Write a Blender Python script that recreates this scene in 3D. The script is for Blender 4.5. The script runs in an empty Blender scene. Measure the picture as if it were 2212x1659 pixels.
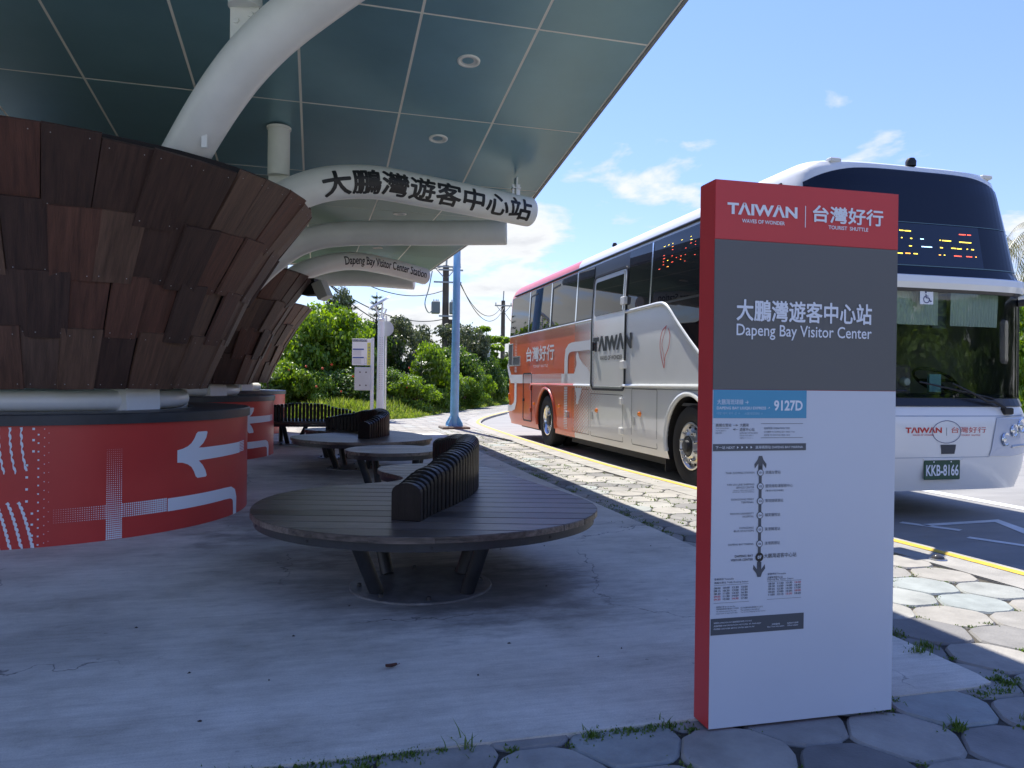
import bpy, bmesh, math, random
from mathutils import Vector, Matrix
from mathutils.geometry import tessellate_polygon
import numpy as np

scene = bpy.context.scene
R = math.radians

# ------------------------------------------------------------------ camera
cam_d = bpy.data.cameras.new('camera')
cam = bpy.data.objects.new('camera', cam_d)
scene.collection.objects.link(cam)
cam_d.sensor_width = 36.0
cam_d.lens = 1660.0 / 2212.0 * 36.0
cam_d.clip_start = 0.05
cam_d.clip_end = 3000
cam.matrix_world = (Matrix.Translation((0, 0, 1.25)) @ Matrix.Rotation(R(90) - 6.5 / 1660.0, 4, 'X')
                    @ Matrix.Rotation(0.012, 4, 'Z'))
scene.camera = cam
scene.render.resolution_x = 1024
scene.render.resolution_y = 768

# ------------------------------------------------------------------ sun and sky
SUN_AZ = math.atan2(-0.345, 0.939)      # clockwise from +Y
SUN_EL = R(57)
sd = Vector((math.sin(SUN_AZ) * math.cos(SUN_EL), math.cos(SUN_AZ) * math.cos(SUN_EL), math.sin(SUN_EL)))
sun_d = bpy.data.lights.new('sun', 'SUN')
sun_d.energy = 3.0
sun_d.angle = R(0.55)
sun_d.color = (1.0, 0.955, 0.88)
sun = bpy.data.objects.new('sun', sun_d)
sun.rotation_euler = sd.to_track_quat('Z', 'Y').to_euler()
sun.location = sd * 60
scene.collection.objects.link(sun)

world = bpy.data.worlds.new('World')
scene.world = world
world.use_nodes = True
wn, wl = world.node_tree.nodes, world.node_tree.links
wn.clear()


def N(nodes, t, **kw):
    n = nodes.new(t)
    for k, v in kw.items():
        if k.startswith('i_'):
            key = k[2:]
            key = int(key) if key.isdigit() else key
            n.inputs[key].default_value = v
        else:
            setattr(n, k, v)
    return n


def ramp(nodes, pts, interp='LINEAR'):
    n = nodes.new('ShaderNodeValToRGB')
    n.color_ramp.interpolation = interp
    el = n.color_ramp.elements
    while len(el) < len(pts):
        el.new(0.5)
    for e, (p, c) in zip(el, pts):
        e.position = p
        e.color = c if len(c) == 4 else (*c, 1)
    return n


sky = N(wn, 'ShaderNodeTexSky', sky_type='NISHITA', sun_disc=False)
sky.sun_elevation = SUN_EL
sky.sun_rotation = SUN_AZ % (2 * math.pi)
sky.air_density = 1.0
sky.dust_density = 0.0
sky.ozone_density = 2.5
tc = N(wn, 'ShaderNodeTexCoord')
sep = N(wn, 'ShaderNodeSeparateXYZ')
wl.new(tc.outputs['Generated'], sep.inputs[0])
zc = N(wn, 'ShaderNodeMath', operation='MAXIMUM', i_1=0.0)
wl.new(sep.outputs[2], zc.inputs[0])
za = N(wn, 'ShaderNodeMath', operation='ADD', i_1=0.16)
wl.new(zc.outputs[0], za.inputs[0])
dx = N(wn, 'ShaderNodeMath', operation='DIVIDE')
dy = N(wn, 'ShaderNodeMath', operation='DIVIDE')
for d, o in ((dx, 0), (dy, 1)):
    wl.new(sep.outputs[o], d.inputs[0])
    wl.new(za.outputs[0], d.inputs[1])
cmb = N(wn, 'ShaderNodeCombineXYZ', i_2=14.6)
wl.new(dx.outputs[0], cmb.inputs[0])
wl.new(dy.outputs[0], cmb.inputs[1])
cn = N(wn, 'ShaderNodeTexNoise', i_Scale=2.3, i_Detail=10.0, i_Roughness=0.58, i_Distortion=0.2)
wl.new(cmb.outputs[0], cn.inputs['Vector'])
big = N(wn, 'ShaderNodeTexNoise', i_Scale=0.42, i_Detail=2.0)
wl.new(cmb.outputs[0], big.inputs['Vector'])
# coverage falls with elevation: a bank of cloud low down, clear blue above
cov = N(wn, 'ShaderNodeMapRange', i_1=0.05, i_2=0.34, i_3=0.215, i_4=-0.135)
wl.new(sep.outputs[2], cov.inputs[0])
s1 = N(wn, 'ShaderNodeMath', operation='ADD')
wl.new(cn.outputs['Fac'], s1.inputs[0])
wl.new(cov.outputs[0], s1.inputs[1])
b2 = N(wn, 'ShaderNodeMath', operation='MULTIPLY_ADD', i_1=0.35, i_2=-0.175)
wl.new(big.outputs['Fac'], b2.inputs[0])
s2 = N(wn, 'ShaderNodeMath', operation='ADD')
wl.new(s1.outputs[0], s2.inputs[0])
wl.new(b2.outputs[0], s2.inputs[1])
cr = ramp(wn, [(0.0, (0, 0, 0)), (0.515, (0, 0, 0)), (0.565, (.5, .5, .5)), (0.64, (1, 1, 1))])
wl.new(s2.outputs[0], cr.inputs[0])
cshade = ramp(wn, [(0.54, (2.45, 2.55, 2.7)), (0.61, (2.75, 2.8, 2.85)), (0.70, (2.6, 2.66, 2.75)), (0.80, (2.15, 2.22, 2.36))])
wl.new(s2.outputs[0], cshade.inputs[0])
# the sky a phone records: a slightly bluer, flatter blue
tint = N(wn, 'ShaderNodeMix', data_type='RGBA', blend_type='MULTIPLY')
tint.inputs[0].default_value = 1.0
thaze = ramp(wn, [(0.0, (.40, .38, .42)), (0.12, (.46, .44, .53)), (0.25, (.50, .485, .64)), (0.5, (.565, .56, .76))])
wl.new(sep.outputs[2], thaze.inputs[0])
wl.new(thaze.outputs[0], tint.inputs[7])
wl.new(sky.outputs[0], tint.inputs[6])
mx = N(wn, 'ShaderNodeMix', data_type='RGBA')
wl.new(cr.outputs[0], mx.inputs[0])
wl.new(tint.outputs[2], mx.inputs[6])
wl.new(cshade.outputs[0], mx.inputs[7])
bg = N(wn, 'ShaderNodeBackground', i_Strength=0.12)
wl.new(mx.outputs[2], bg.inputs[0])
wo = N(wn, 'ShaderNodeOutputWorld')
wl.new(bg.outputs[0], wo.inputs[0])

vs = scene.view_settings
vs.view_transform = 'Standard'
vs.look = 'None'
vs.gamma = 1
vs.use_curve_mapping = False
vs.exposure = 1.60
scene.cycles.max_bounces = 8

# ------------------------------------------------------------------ site frame
# The station, the kerb and the bus share one direction, turned 14.2 deg from the camera's.
T = R(14.2)
AX = Vector((math.cos(T), math.sin(T), 0))
BX = Vector((-math.sin(T), math.cos(T), 0))


def P(a, b, z=0.0):
    return AX * a + BX * b + Vector((0, 0, z))


ROAD = -0.07

# ------------------------------------------------------------------ materials
MATS = {}


def mat(name, base, rough=0.6, metal=0.0, var=0.0, scale=6.0, bump=0.0, bscale=None, coat=0.0, spec=0.5,
        rand=0.0, ior=None, stretch=None, emit=None, rot=0.0, island=False, trans=0.0):
    if name in MATS:
        return MATS[name]
    m = bpy.data.materials.new(name)
    m.use_nodes = True
    nt = m.node_tree
    nd, lk = nt.nodes, nt.links
    b = nd['Principled BSDF']
    b.inputs['Base Color'].default_value = (*base, 1)
    b.inputs['Roughness'].default_value = rough
    b.inputs['Metallic'].default_value = metal
    b.inputs['Coat Weight'].default_value = coat
    b.inputs['Coat Roughness'].default_value = 0.06
    b.inputs['Specular IOR Level'].default_value = spec
    if ior:
        b.inputs['IOR'].default_value = ior
    if emit:
        b.inputs['Emission Color'].default_value = (*emit[0], 1)
        b.inputs['Emission Strength'].default_value = emit[1]
    if var or bump or rand:
        t = N(nd, 'ShaderNodeTexCoord')
        mp = N(nd, 'ShaderNodeMapping')
        mp.inputs['Rotation'].default_value = (0, 0, rot)
        if stretch:
            mp.inputs['Scale'].default_value = stretch
        lk.new(t.outputs['Object'], mp.inputs[0])
        if rand:
            oi = N(nd, 'ShaderNodeObjectInfo')
            ofs = N(nd, 'ShaderNodeVectorMath', operation='ADD')
            mul = N(nd, 'ShaderNodeMath', operation='MULTIPLY', i_1=37.0)
            lk.new(oi.outputs['Random'], mul.inputs[0])
            lk.new(mp.outputs[0], ofs.inputs[0])
            lk.new(mul.outputs[0], ofs.inputs[1])
            vec = ofs.outputs[0]
        else:
            vec = mp.outputs[0]
        n1 = N(nd, 'ShaderNodeTexNoise', i_Scale=scale, i_Detail=6.0, i_Roughness=0.6)
        lk.new(vec, n1.inputs['Vector'])
        lo = tuple(c * (1 - var) for c in base)
        hi = tuple(min(1, c * (1 + var)) for c in base)
        rp = ramp(nd, [(0.3, lo), (0.7, hi)])
        lk.new(n1.outputs['Fac'], rp.inputs[0])
        col_out = rp.outputs[0]
        if rand:
            hs = N(nd, 'ShaderNodeHueSaturation')
            rv = N(nd, 'ShaderNodeMapRange', i_3=1 - rand, i_4=1 + rand)
            if island:
                g = N(nd, 'ShaderNodeNewGeometry')
                lk.new(g.outputs['Random Per Island'], rv.inputs[0])
            else:
                lk.new(oi.outputs['Random'], rv.inputs[0])
            lk.new(rv.outputs[0], hs.inputs['Value'])
            lk.new(col_out, hs.inputs['Color'])
            col_out = hs.outputs[0]
        lk.new(col_out, b.inputs['Base Color'])
        if bump:
            n2 = N(nd, 'ShaderNodeTexNoise', i_Scale=bscale or scale * 6, i_Detail=5.0)
            lk.new(vec, n2.inputs['Vector'])
            bp = N(nd, 'ShaderNodeBump', i_Strength=bump, i_Distance=0.01)
            lk.new(n2.outputs['Fac'], bp.inputs['Height'])
            lk.new(bp.outputs[0], b.inputs['Normal'])
        if rough > 0.15 and var:
            rr = N(nd, 'ShaderNodeMapRange', i_3=rough * 0.85, i_4=min(1, rough * 1.15))
            lk.new(n1.outputs['Fac'], rr.inputs[0])
            lk.new(rr.outputs[0], b.inputs['Roughness'])
    MATS[name] = m
    return m


def slab_material():
    m = bpy.data.materials.new('broomed_concrete')
    m.use_nodes = True
    nd, lk = m.node_tree.nodes, m.node_tree.links
    b = nd['Principled BSDF']
    t = N(nd, 'ShaderNodeTexCoord')

    def mapped(sc, rot=0):
        mp = N(nd, 'ShaderNodeMapping')
        mp.inputs['Scale'].default_value = sc
        mp.inputs['Rotation'].default_value = (0, 0, rot)
        lk.new(t.outputs['Object'], mp.inputs[0])
        return mp.outputs[0]
    broad = N(nd, 'ShaderNodeTexNoise', i_Scale=1.1, i_Detail=9.0, i_Roughness=0.68)
    lk.new(mapped((1, 1.4, 1)), broad.inputs['Vector'])
    c1 = ramp(nd, [(0.33, (.40, .372, .315)), (0.44, (.53, .495, .425)), (0.53, (.61, .573, .495)), (0.66, (.69, .65, .57))])
    lk.new(broad.outputs['Fac'], c1.inputs[0])
    broom = N(nd, 'ShaderNodeTexNoise', i_Scale=1.0, i_Detail=5.0, i_Roughness=0.7)
    lk.new(mapped((1.6, 75, 1)), broom.inputs['Vector'])
    streak = N(nd, 'ShaderNodeTexNoise', i_Scale=1.0, i_Detail=4.0, i_Roughness=0.65)
    lk.new(mapped((1.6, 24, 1)), streak.inputs['Vector'])
    sr = ramp(nd, [(0.3, (.90, .90, .90)), (0.55, (1, 1, 1)), (0.8, (1.05, 1.05, 1.05))])
    lk.new(streak.outputs['Fac'], sr.inputs[0])
    m1 = N(nd, 'ShaderNodeMix', data_type='RGBA', blend_type='MULTIPLY')
    m1.inputs[0].default_value = 1.0
    lk.new(c1.outputs[0], m1.inputs[6])
    lk.new(sr.outputs[0], m1.inputs[7])
    br = ramp(nd, [(0.3, (.9, .9, .9)), (0.7, (1.06, 1.06, 1.06))])
    lk.new(broom.outputs['Fac'], br.inputs[0])
    m2 = N(nd, 'ShaderNodeMix', data_type='RGBA', blend_type='MULTIPLY')
    m2.inputs[0].default_value = 1.0
    lk.new(m1.outputs[2], m2.inputs[6])
    lk.new(br.outputs[0], m2.inputs[7])
    grit = N(nd, 'ShaderNodeTexNoise', i_Scale=140.0, i_Detail=3.0, i_Roughness=.7)
    lk.new(t.outputs['Object'], grit.inputs['Vector'])
    gr = ramp(nd, [(.25, (.80, .80, .80)), (.5, (1, 1, 1)), (.75, (1.12, 1.12, 1.12))])
    lk.new(grit.outputs['Fac'], gr.inputs[0])
    blot = N(nd, 'ShaderNodeTexNoise', i_Scale=9.0, i_Detail=8.0, i_Roughness=.75)
    lk.new(mapped((1, 2.0, 1)), blot.inputs['Vector'])
    bl_ = ramp(nd, [(.30, (.80, .80, .81)), (.46, (.98, .98, .98)), (.7, (1.05, 1.05, 1.05))])
    lk.new(blot.outputs['Fac'], bl_.inputs[0])
    for rr_ in (gr, bl_):
        mg = N(nd, 'ShaderNodeMix', data_type='RGBA', blend_type='MULTIPLY')
        mg.inputs[0].default_value = 1.0
        lk.new(m2.outputs[2], mg.inputs[6])
        lk.new(rr_.outputs[0], mg.inputs[7])
        m2 = mg
    cur = m2.outputs[2]
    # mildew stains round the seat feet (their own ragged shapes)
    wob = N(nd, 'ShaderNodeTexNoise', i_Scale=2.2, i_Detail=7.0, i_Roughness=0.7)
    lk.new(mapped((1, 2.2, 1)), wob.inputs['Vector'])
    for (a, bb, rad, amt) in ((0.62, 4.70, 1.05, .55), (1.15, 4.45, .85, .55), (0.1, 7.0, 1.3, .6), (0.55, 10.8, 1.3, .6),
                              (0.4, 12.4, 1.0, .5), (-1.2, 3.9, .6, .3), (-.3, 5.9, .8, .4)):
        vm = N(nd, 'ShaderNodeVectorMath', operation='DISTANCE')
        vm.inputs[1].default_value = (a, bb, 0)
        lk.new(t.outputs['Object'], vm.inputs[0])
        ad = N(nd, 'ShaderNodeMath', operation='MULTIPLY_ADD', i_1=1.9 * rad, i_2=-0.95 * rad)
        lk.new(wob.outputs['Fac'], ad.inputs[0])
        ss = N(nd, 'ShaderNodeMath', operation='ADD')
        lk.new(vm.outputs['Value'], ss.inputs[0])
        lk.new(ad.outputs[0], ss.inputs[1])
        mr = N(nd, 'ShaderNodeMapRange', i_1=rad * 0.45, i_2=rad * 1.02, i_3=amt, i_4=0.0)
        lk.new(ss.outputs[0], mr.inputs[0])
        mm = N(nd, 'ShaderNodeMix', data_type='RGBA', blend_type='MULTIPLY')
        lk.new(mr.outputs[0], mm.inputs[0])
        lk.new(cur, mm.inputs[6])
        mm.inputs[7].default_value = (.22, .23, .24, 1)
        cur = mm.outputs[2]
    # hairline cracks, only where a large noise lets them
    wv = N(nd, 'ShaderNodeTexNoise', i_Scale=5.0, i_Detail=4.0)
    lk.new(mapped((1, 1, 1)), wv.inputs['Vector'])
    va = N(nd, 'ShaderNodeVectorMath', operation='SCALE')
    va.inputs['Scale'].default_value = 0.28
    lk.new(wv.outputs['Color'], va.inputs[0])
    vb = N(nd, 'ShaderNodeVectorMath', operation='ADD')
    lk.new(t.outputs['Object'], vb.inputs[0])
    lk.new(va.outputs[0], vb.inputs[1])
    vo = N(nd, 'ShaderNodeTexVoronoi', feature='DISTANCE_TO_EDGE', i_Scale=0.42)
    lk.new(vb.outputs[0], vo.inputs['Vector'])
    ce = N(nd, 'ShaderNodeMapRange', i_1=0.0005, i_2=0.0022, i_3=0.75, i_4=0.0)
    lk.new(vo.outputs['Distance'], ce.inputs[0])
    msk = N(nd, 'ShaderNodeTexNoise', i_Scale=0.7, i_Detail=3.0)
    lk.new(mapped((1, 1, 1)), msk.inputs['Vector'])
    mk = N(nd, 'ShaderNodeMapRange', i_1=0.5, i_2=0.56, i_3=0.0, i_4=1.0)
    lk.new(msk.outputs['Fac'], mk.inputs[0])
    cm = N(nd, 'ShaderNodeMath', operation='MULTIPLY')
    lk.new(ce.outputs[0], cm.inputs[0])
    lk.new(mk.outputs[0], cm.inputs[1])
    m3 = N(nd, 'ShaderNodeMix', data_type='RGBA')
    lk.new(cm.outputs[0], m3.inputs[0])
    lk.new(cur, m3.inputs[6])
    m3.inputs[7].default_value = (.06, .06, .06, 1)
    # pock marks
    pk = N(nd, 'ShaderNodeTexVoronoi', i_Scale=5.5)
    lk.new(mapped((1, 1, 1)), pk.inputs['Vector'])
    pr = N(nd, 'ShaderNodeMapRange', i_1=0.035, i_2=0.06, i_3=0.45, i_4=0.0)
    lk.new(pk.outputs['Distance'], pr.inputs[0])
    pm = N(nd, 'ShaderNodeMath', operation='MULTIPLY')
    lk.new(pr.outputs[0], pm.inputs[0])
    lk.new(mk.outputs[0], pm.inputs[1])
    m4 = N(nd, 'ShaderNodeMix', data_type='RGBA')
    lk.new(pm.outputs[0], m4.inputs[0])
    lk.new(m3.outputs[2], m4.inputs[6])
    m4.inputs[7].default_value = (.1, .1, .1, 1)
    lk.new(m4.outputs[2], b.inputs['Base Color'])
    b.inputs['Roughness'].default_value = 0.72
    bp = N(nd, 'ShaderNodeBump', i_Strength=0.35, i_Distance=0.004)
    lk.new(broom.outputs['Fac'], bp.inputs['Height'])
    bp.inputs['Strength'].default_value = 0.5
    lk.new(bp.outputs[0], b.inputs['Normal'])
    return m


def rampmat(name, pts, rough=0.7, source='object', scale=8.0, var=.25, bump=.3, stretch=(1, 1, 1), bscale=60, spec=.5):
    """colour picked per object (or per island) from a ramp, then grained by a stretched noise"""
    m = bpy.data.materials.new(name)
    m.use_nodes = True
    nd, lk = m.node_tree.nodes, m.node_tree.links
    b = nd['Principled BSDF']
    b.inputs['Roughness'].default_value = rough
    b.inputs['Specular IOR Level'].default_value = spec
    oi = N(nd, 'ShaderNodeObjectInfo')
    g = N(nd, 'ShaderNodeNewGeometry')
    rp = ramp(nd, pts)
    lk.new(oi.outputs['Random'] if source == 'object' else g.outputs['Random Per Island'], rp.inputs[0])
    t = N(nd, 'ShaderNodeTexCoord')
    mp = N(nd, 'ShaderNodeMapping')
    mp.inputs['Scale'].default_value = stretch
    lk.new(t.outputs['Object'], mp.inputs[0])
    mul = N(nd, 'ShaderNodeMath', operation='MULTIPLY', i_1=53.0)
    lk.new(oi.outputs['Random'], mul.inputs[0])
    ofs = N(nd, 'ShaderNodeVectorMath', operation='ADD')
    lk.new(mp.outputs[0], ofs.inputs[0])
    lk.new(mul.outputs[0], ofs.inputs[1])
    n1 = N(nd, 'ShaderNodeTexNoise', i_Scale=scale, i_Detail=7.0, i_Roughness=.65)
    lk.new(ofs.outputs[0], n1.inputs['Vector'])
    vr = ramp(nd, [(.28, (1 - var,) * 3), (.72, (1 + var,) * 3)])
    lk.new(n1.outputs['Fac'], vr.inputs[0])
    mm = N(nd, 'ShaderNodeMix', data_type='RGBA', blend_type='MULTIPLY')
    mm.inputs[0].default_value = 1
    lk.new(rp.outputs[0], mm.inputs[6])
    lk.new(vr.outputs[0], mm.inputs[7])
    lk.new(mm.outputs[2], b.inputs['Base Color'])
    n2 = N(nd, 'ShaderNodeTexNoise', i_Scale=bscale, i_Detail=4.0)
    lk.new(ofs.outputs[0], n2.inputs['Vector'])
    bp = N(nd, 'ShaderNodeBump', i_Strength=bump, i_Distance=0.006)
    lk.new(n2.outputs['Fac'], bp.inputs['Height'])
    lk.new(bp.outputs[0], b.inputs['Normal'])
    rr = N(nd, 'ShaderNodeMapRange', i_3=rough * .75, i_4=min(1, rough * 1.25))
    lk.new(n1.outputs['Fac'], rr.inputs[0])
    lk.new(rr.outputs[0], b.inputs['Roughness'])
    return m


def leafmat(name, c1, c2, c3, tr=0.35):
    m = bpy.data.materials.new(name)
    m.use_nodes = True
    nd, lk = m.node_tree.nodes, m.node_tree.links
    b = nd['Principled BSDF']
    out = nd['Material Output']
    g = N(nd, 'ShaderNodeNewGeometry')
    rp = ramp(nd, [(0, c1), (.5, c2), (1, c3)])
    lk.new(g.outputs['Random Per Island'], rp.inputs[0])
    lk.new(rp.outputs[0], b.inputs['Base Color'])
    b.inputs['Roughness'].default_value = 0.45
    tl = N(nd, 'ShaderNodeBsdfTranslucent')
    hs = N(nd, 'ShaderNodeHueSaturation', i_Hue=0.485, i_Saturation=1.1, i_Value=1.7)
    lk.new(rp.outputs[0], hs.inputs['Color'])
    lk.new(hs.outputs[0], tl.inputs[0])
    ms = N(nd, 'ShaderNodeMixShader')
    ms.inputs[0].default_value = tr
    lk.new(b.outputs[0], ms.inputs[1])
    lk.new(tl.outputs[0], ms.inputs[2])
    lk.new(ms.outputs[0], out.inputs[0])
    return m


WHITE_STEEL = mat('painted_white_steel', (.80, .80, .76), .34, 0, .07, 2.2, .05, 30)
RED_VINYL = mat('red_vinyl_wrap', (.56, .048, .038), .36, 0, .06, 2.0, .03, 40)
PRINT_WHITE = mat('white_print', (.78, .80, .82), .4)
DARK_CAP = mat('charcoal_stone_cap', (.034, .037, .042), .42, 0, .25, 5, .15, 60)
DARK_STEEL = mat('dark_painted_steel', (.020, .022, .026), .42, 0, .3, 10, .1, 60)
BASE_PLATE = mat('weathered_base_plate', (.19, .19, .19), .5, .3, .35, 9, .15, 60)
WOOD_SEAT = rampmat('worn_dark_timber', [(0, (.040, .030, .025)), (.3, (.10, .078, .062)), (.6, (.06, .046, .038)), (1, (.155, .122, .10))],
                    rough=.36, scale=3.4, var=.8, bump=.5, stretch=(1.0, 11, 11), bscale=10)
WOOD_SLAT = rampmat('black_stained_timber', [(0, (.004, .004, .005)), (.7, (.006, .0055, .0055)), (1, (.014, .010, .009))],
                    spec=.22, rough=.40, scale=3.0, var=.5, bump=.3, stretch=(5, 5, 1), bscale=25)
SHINGLE = rampmat('stained_shingle', [(0, (.050, .025, .018)), (.2, (.062, .032, .023)), (.36, (.088, .034, .022)), (.62, (.115, .050, .032)),
                                      (.8, (.135, .074, .047)), (1, (.105, .062, .044))],
                  rough=.62, scale=2.0, var=.45, bump=.6, stretch=(14, 14, 1.4), bscale=9)
PANEL = mat('teal_soffit_panel', (.19, .345, .40), .30, .25, .08, 1.3, .03, 3, rand=.08)
JOINT = mat('pale_joint_sealant', (.86, .83, .74), .7)
CONCRETE_SLAB = slab_material()
PAVER = rampmat('concrete_paver', [(0, (.13, .128, .125)), (.10, (.18, .175, .168)), (.18, (.25, .24, .22)), (.5, (.29, .275, .245)),
                                   (.8, (.32, .303, .27)), (.93, (.28, .30, .285)), (1, (.26, .30, .295))],
                rough=.85, scale=5.0, var=.26, bump=.5, bscale=90)
PAVER_FAR = rampmat('concrete_paver_far', [(0, (.22, .21, .195)), (.3, (.27, .258, .235)), (.8, (.32, .303, .27)), (1, (.27, .29, .28))],
                    rough=.85, source='island', scale=5.0, var=.2, bump=.4, bscale=90)
SOIL = mat('joint_soil', (.055, .048, .036), .95, 0, .5, 14, .5, 60)
KERB = mat('kerb_concrete', (.30, .288, .262), .85, 0, .22, 4, .4, 70)
YELLOW = mat('kerb_yellow_paint', (.62, .40, .035), .6, 0, .22, 9, .2, 60)
ROADM = mat('road_concrete', (.245, .24, .23), .82, 0, .2, .8, .35, 60, stretch=(1, 3, 1))
LINE = mat('road_white_paint', (.66, .67, .67), .65, 0, .14, 6, .2, 60)
BUS_WHITE = mat('bus_white_paint', (.72, .74, .73), .22, 0, .03, 1.0, coat=.6)
GLASS_DARK = mat('tinted_bus_glass', (.006, .008, .012), .02, ior=1.36, spec=.5)
GLASS_NAVY = mat('dark_front_glass', (.006, .009, .020), .06, ior=1.4)
CHROME = mat('polished_metal', (.72, .73, .74), .18, 1.0)
ALU = mat('brushed_aluminium', (.58, .59, .60), .32, .9, .12, 12)
RUBBER = mat('tyre_rubber', (.016, .016, .017), .8, 0, .3, 8, .3, 50)
BLACK = mat('matt_black', (.010, .010, .011), .55)
TRIM = mat('black_trim', (.014, .014, .016), .3)
ORANGE_PRINT = mat('orange_red_print', (.66, .11, .034), .3, coat=.4)
RED_PRINT = mat('red_print', (.55, .03, .03), .4)
BLACK_PRINT = mat('black_print', (.012, .012, .014), .4)
GREY_PRINT = mat('dark_grey_print', (.075, .085, .10), .45)
AMBER = mat('amber_lens', (.85, .22, .02), .15, coat=.8)


def bus_paint():
    m = bpy.data.materials.new('bus_two_tone_paint')
    m.use_nodes = True
    nd, lk = m.node_tree.nodes, m.node_tree.links
    b = nd['Principled BSDF']
    b.inputs['Roughness'].default_value = .32
    b.inputs['Coat Weight'].default_value = .35
    b.inputs['Coat Roughness'].default_value = .05
    t = N(nd, 'ShaderNodeTexCoord')
    s = N(nd, 'ShaderNodeSeparateXYZ')
    lk.new(t.outputs['Object'], s.inputs[0])
    gt = N(nd, 'ShaderNodeMath', operation='GREATER_THAN', i_1=7.18)
    lk.new(s.outputs[1], gt.inputs[0])
    n = N(nd, 'ShaderNodeTexNoise', i_Scale=.9, i_Detail=3.0)
    lk.new(t.outputs['Object'], n.inputs['Vector'])
    w = ramp(nd, [(.3, (.74, .745, .72)), (.7, (.80, .80, .775))])
    lk.new(n.outputs['Fac'], w.inputs[0])
    o = ramp(nd, [(.3, (.72, .105, .018)), (.7, (.78, .125, .024))])
    lk.new(n.outputs['Fac'], o.inputs[0])
    mm = N(nd, 'ShaderNodeMix', data_type='RGBA')
    lk.new(gt.outputs[0], mm.inputs[0])
    lk.new(w.outputs[0], mm.inputs[6])
    lk.new(o.outputs[0], mm.inputs[7])
    lk.new(mm.outputs[2], b.inputs['Base Color'])
    return m


BUS_PAINT = bus_paint()


def clear_glass():
    m = bpy.data.materials.new('windscreen_glass')
    m.use_nodes = True
    nd, lk = m.node_tree.nodes, m.node_tree.links
    out = nd['Material Output']
    nd.remove(nd['Principled BSDF'])
    tr = N(nd, 'ShaderNodeBsdfTransparent')
    tr.inputs[0].default_value = (.78, .88, .87, 1)
    gl = N(nd, 'ShaderNodeBsdfGlossy')
    gl.inputs['Roughness'].default_value = .01
    fr = N(nd, 'ShaderNodeFresnel', i_IOR=1.75)
    ms = N(nd, 'ShaderNodeMixShader')
    lk.new(fr.outputs[0], ms.inputs[0])
    lk.new(tr.outputs[0], ms.inputs[1])
    lk.new(gl.outputs[0], ms.inputs[2])
    lk.new(ms.outputs[0], out.inputs[0])
    return m


WINDSCREEN = clear_glass()

# ------------------------------------------------------------------ object helpers
COL = scene.collection


def tag(o, label=None, cat=None, group=None, kind=None):
    if label:
        o['label'] = label
    if cat:
        o['category'] = cat
    if group:
        o['group'] = group
    if kind:
        o['kind'] = kind
    return o


def empty(name, loc=(0, 0, 0), rz=0.0, label=None, cat=None, group=None):
    o = bpy.data.objects.new(name, None)
    o.empty_display_size = 0.2
    o.location = loc
    o.rotation_euler = (0, 0, rz)
    COL.objects.link(o)
    return tag(o, label, cat, group)


def copy_tree(o, parent=None):
    c = o.copy()
    COL.objects.link(c)
    c.parent = parent
    for ch in list(o.children):
        copy_tree(ch, c)
    return c


def mesh_obj(name, verts, faces, m, parent=None, smooth=False, loc=None, mats=None, fmat=None):
    me = bpy.data.meshes.new(name)
    me.from_pydata([tuple(v) for v in verts], [], faces)
    for mm in (mats or [m]):
        me.materials.append(mm)
    if fmat:
        me.polygons.foreach_set('material_index', fmat)
    if smooth is True:
        me.polygons.foreach_set('use_smooth', [True] * len(me.polygons))
    elif smooth:
        me.polygons.foreach_set('use_smooth', [True] * len(me.polygons))
        me.set_sharp_from_angle(angle=R(smooth))
    me.update()
    o = bpy.data.objects.new(name, me)
    COL.objects.link(o)
    if parent:
        o.parent = parent
    if loc is not None:
        o.location = loc
    return o


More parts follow.
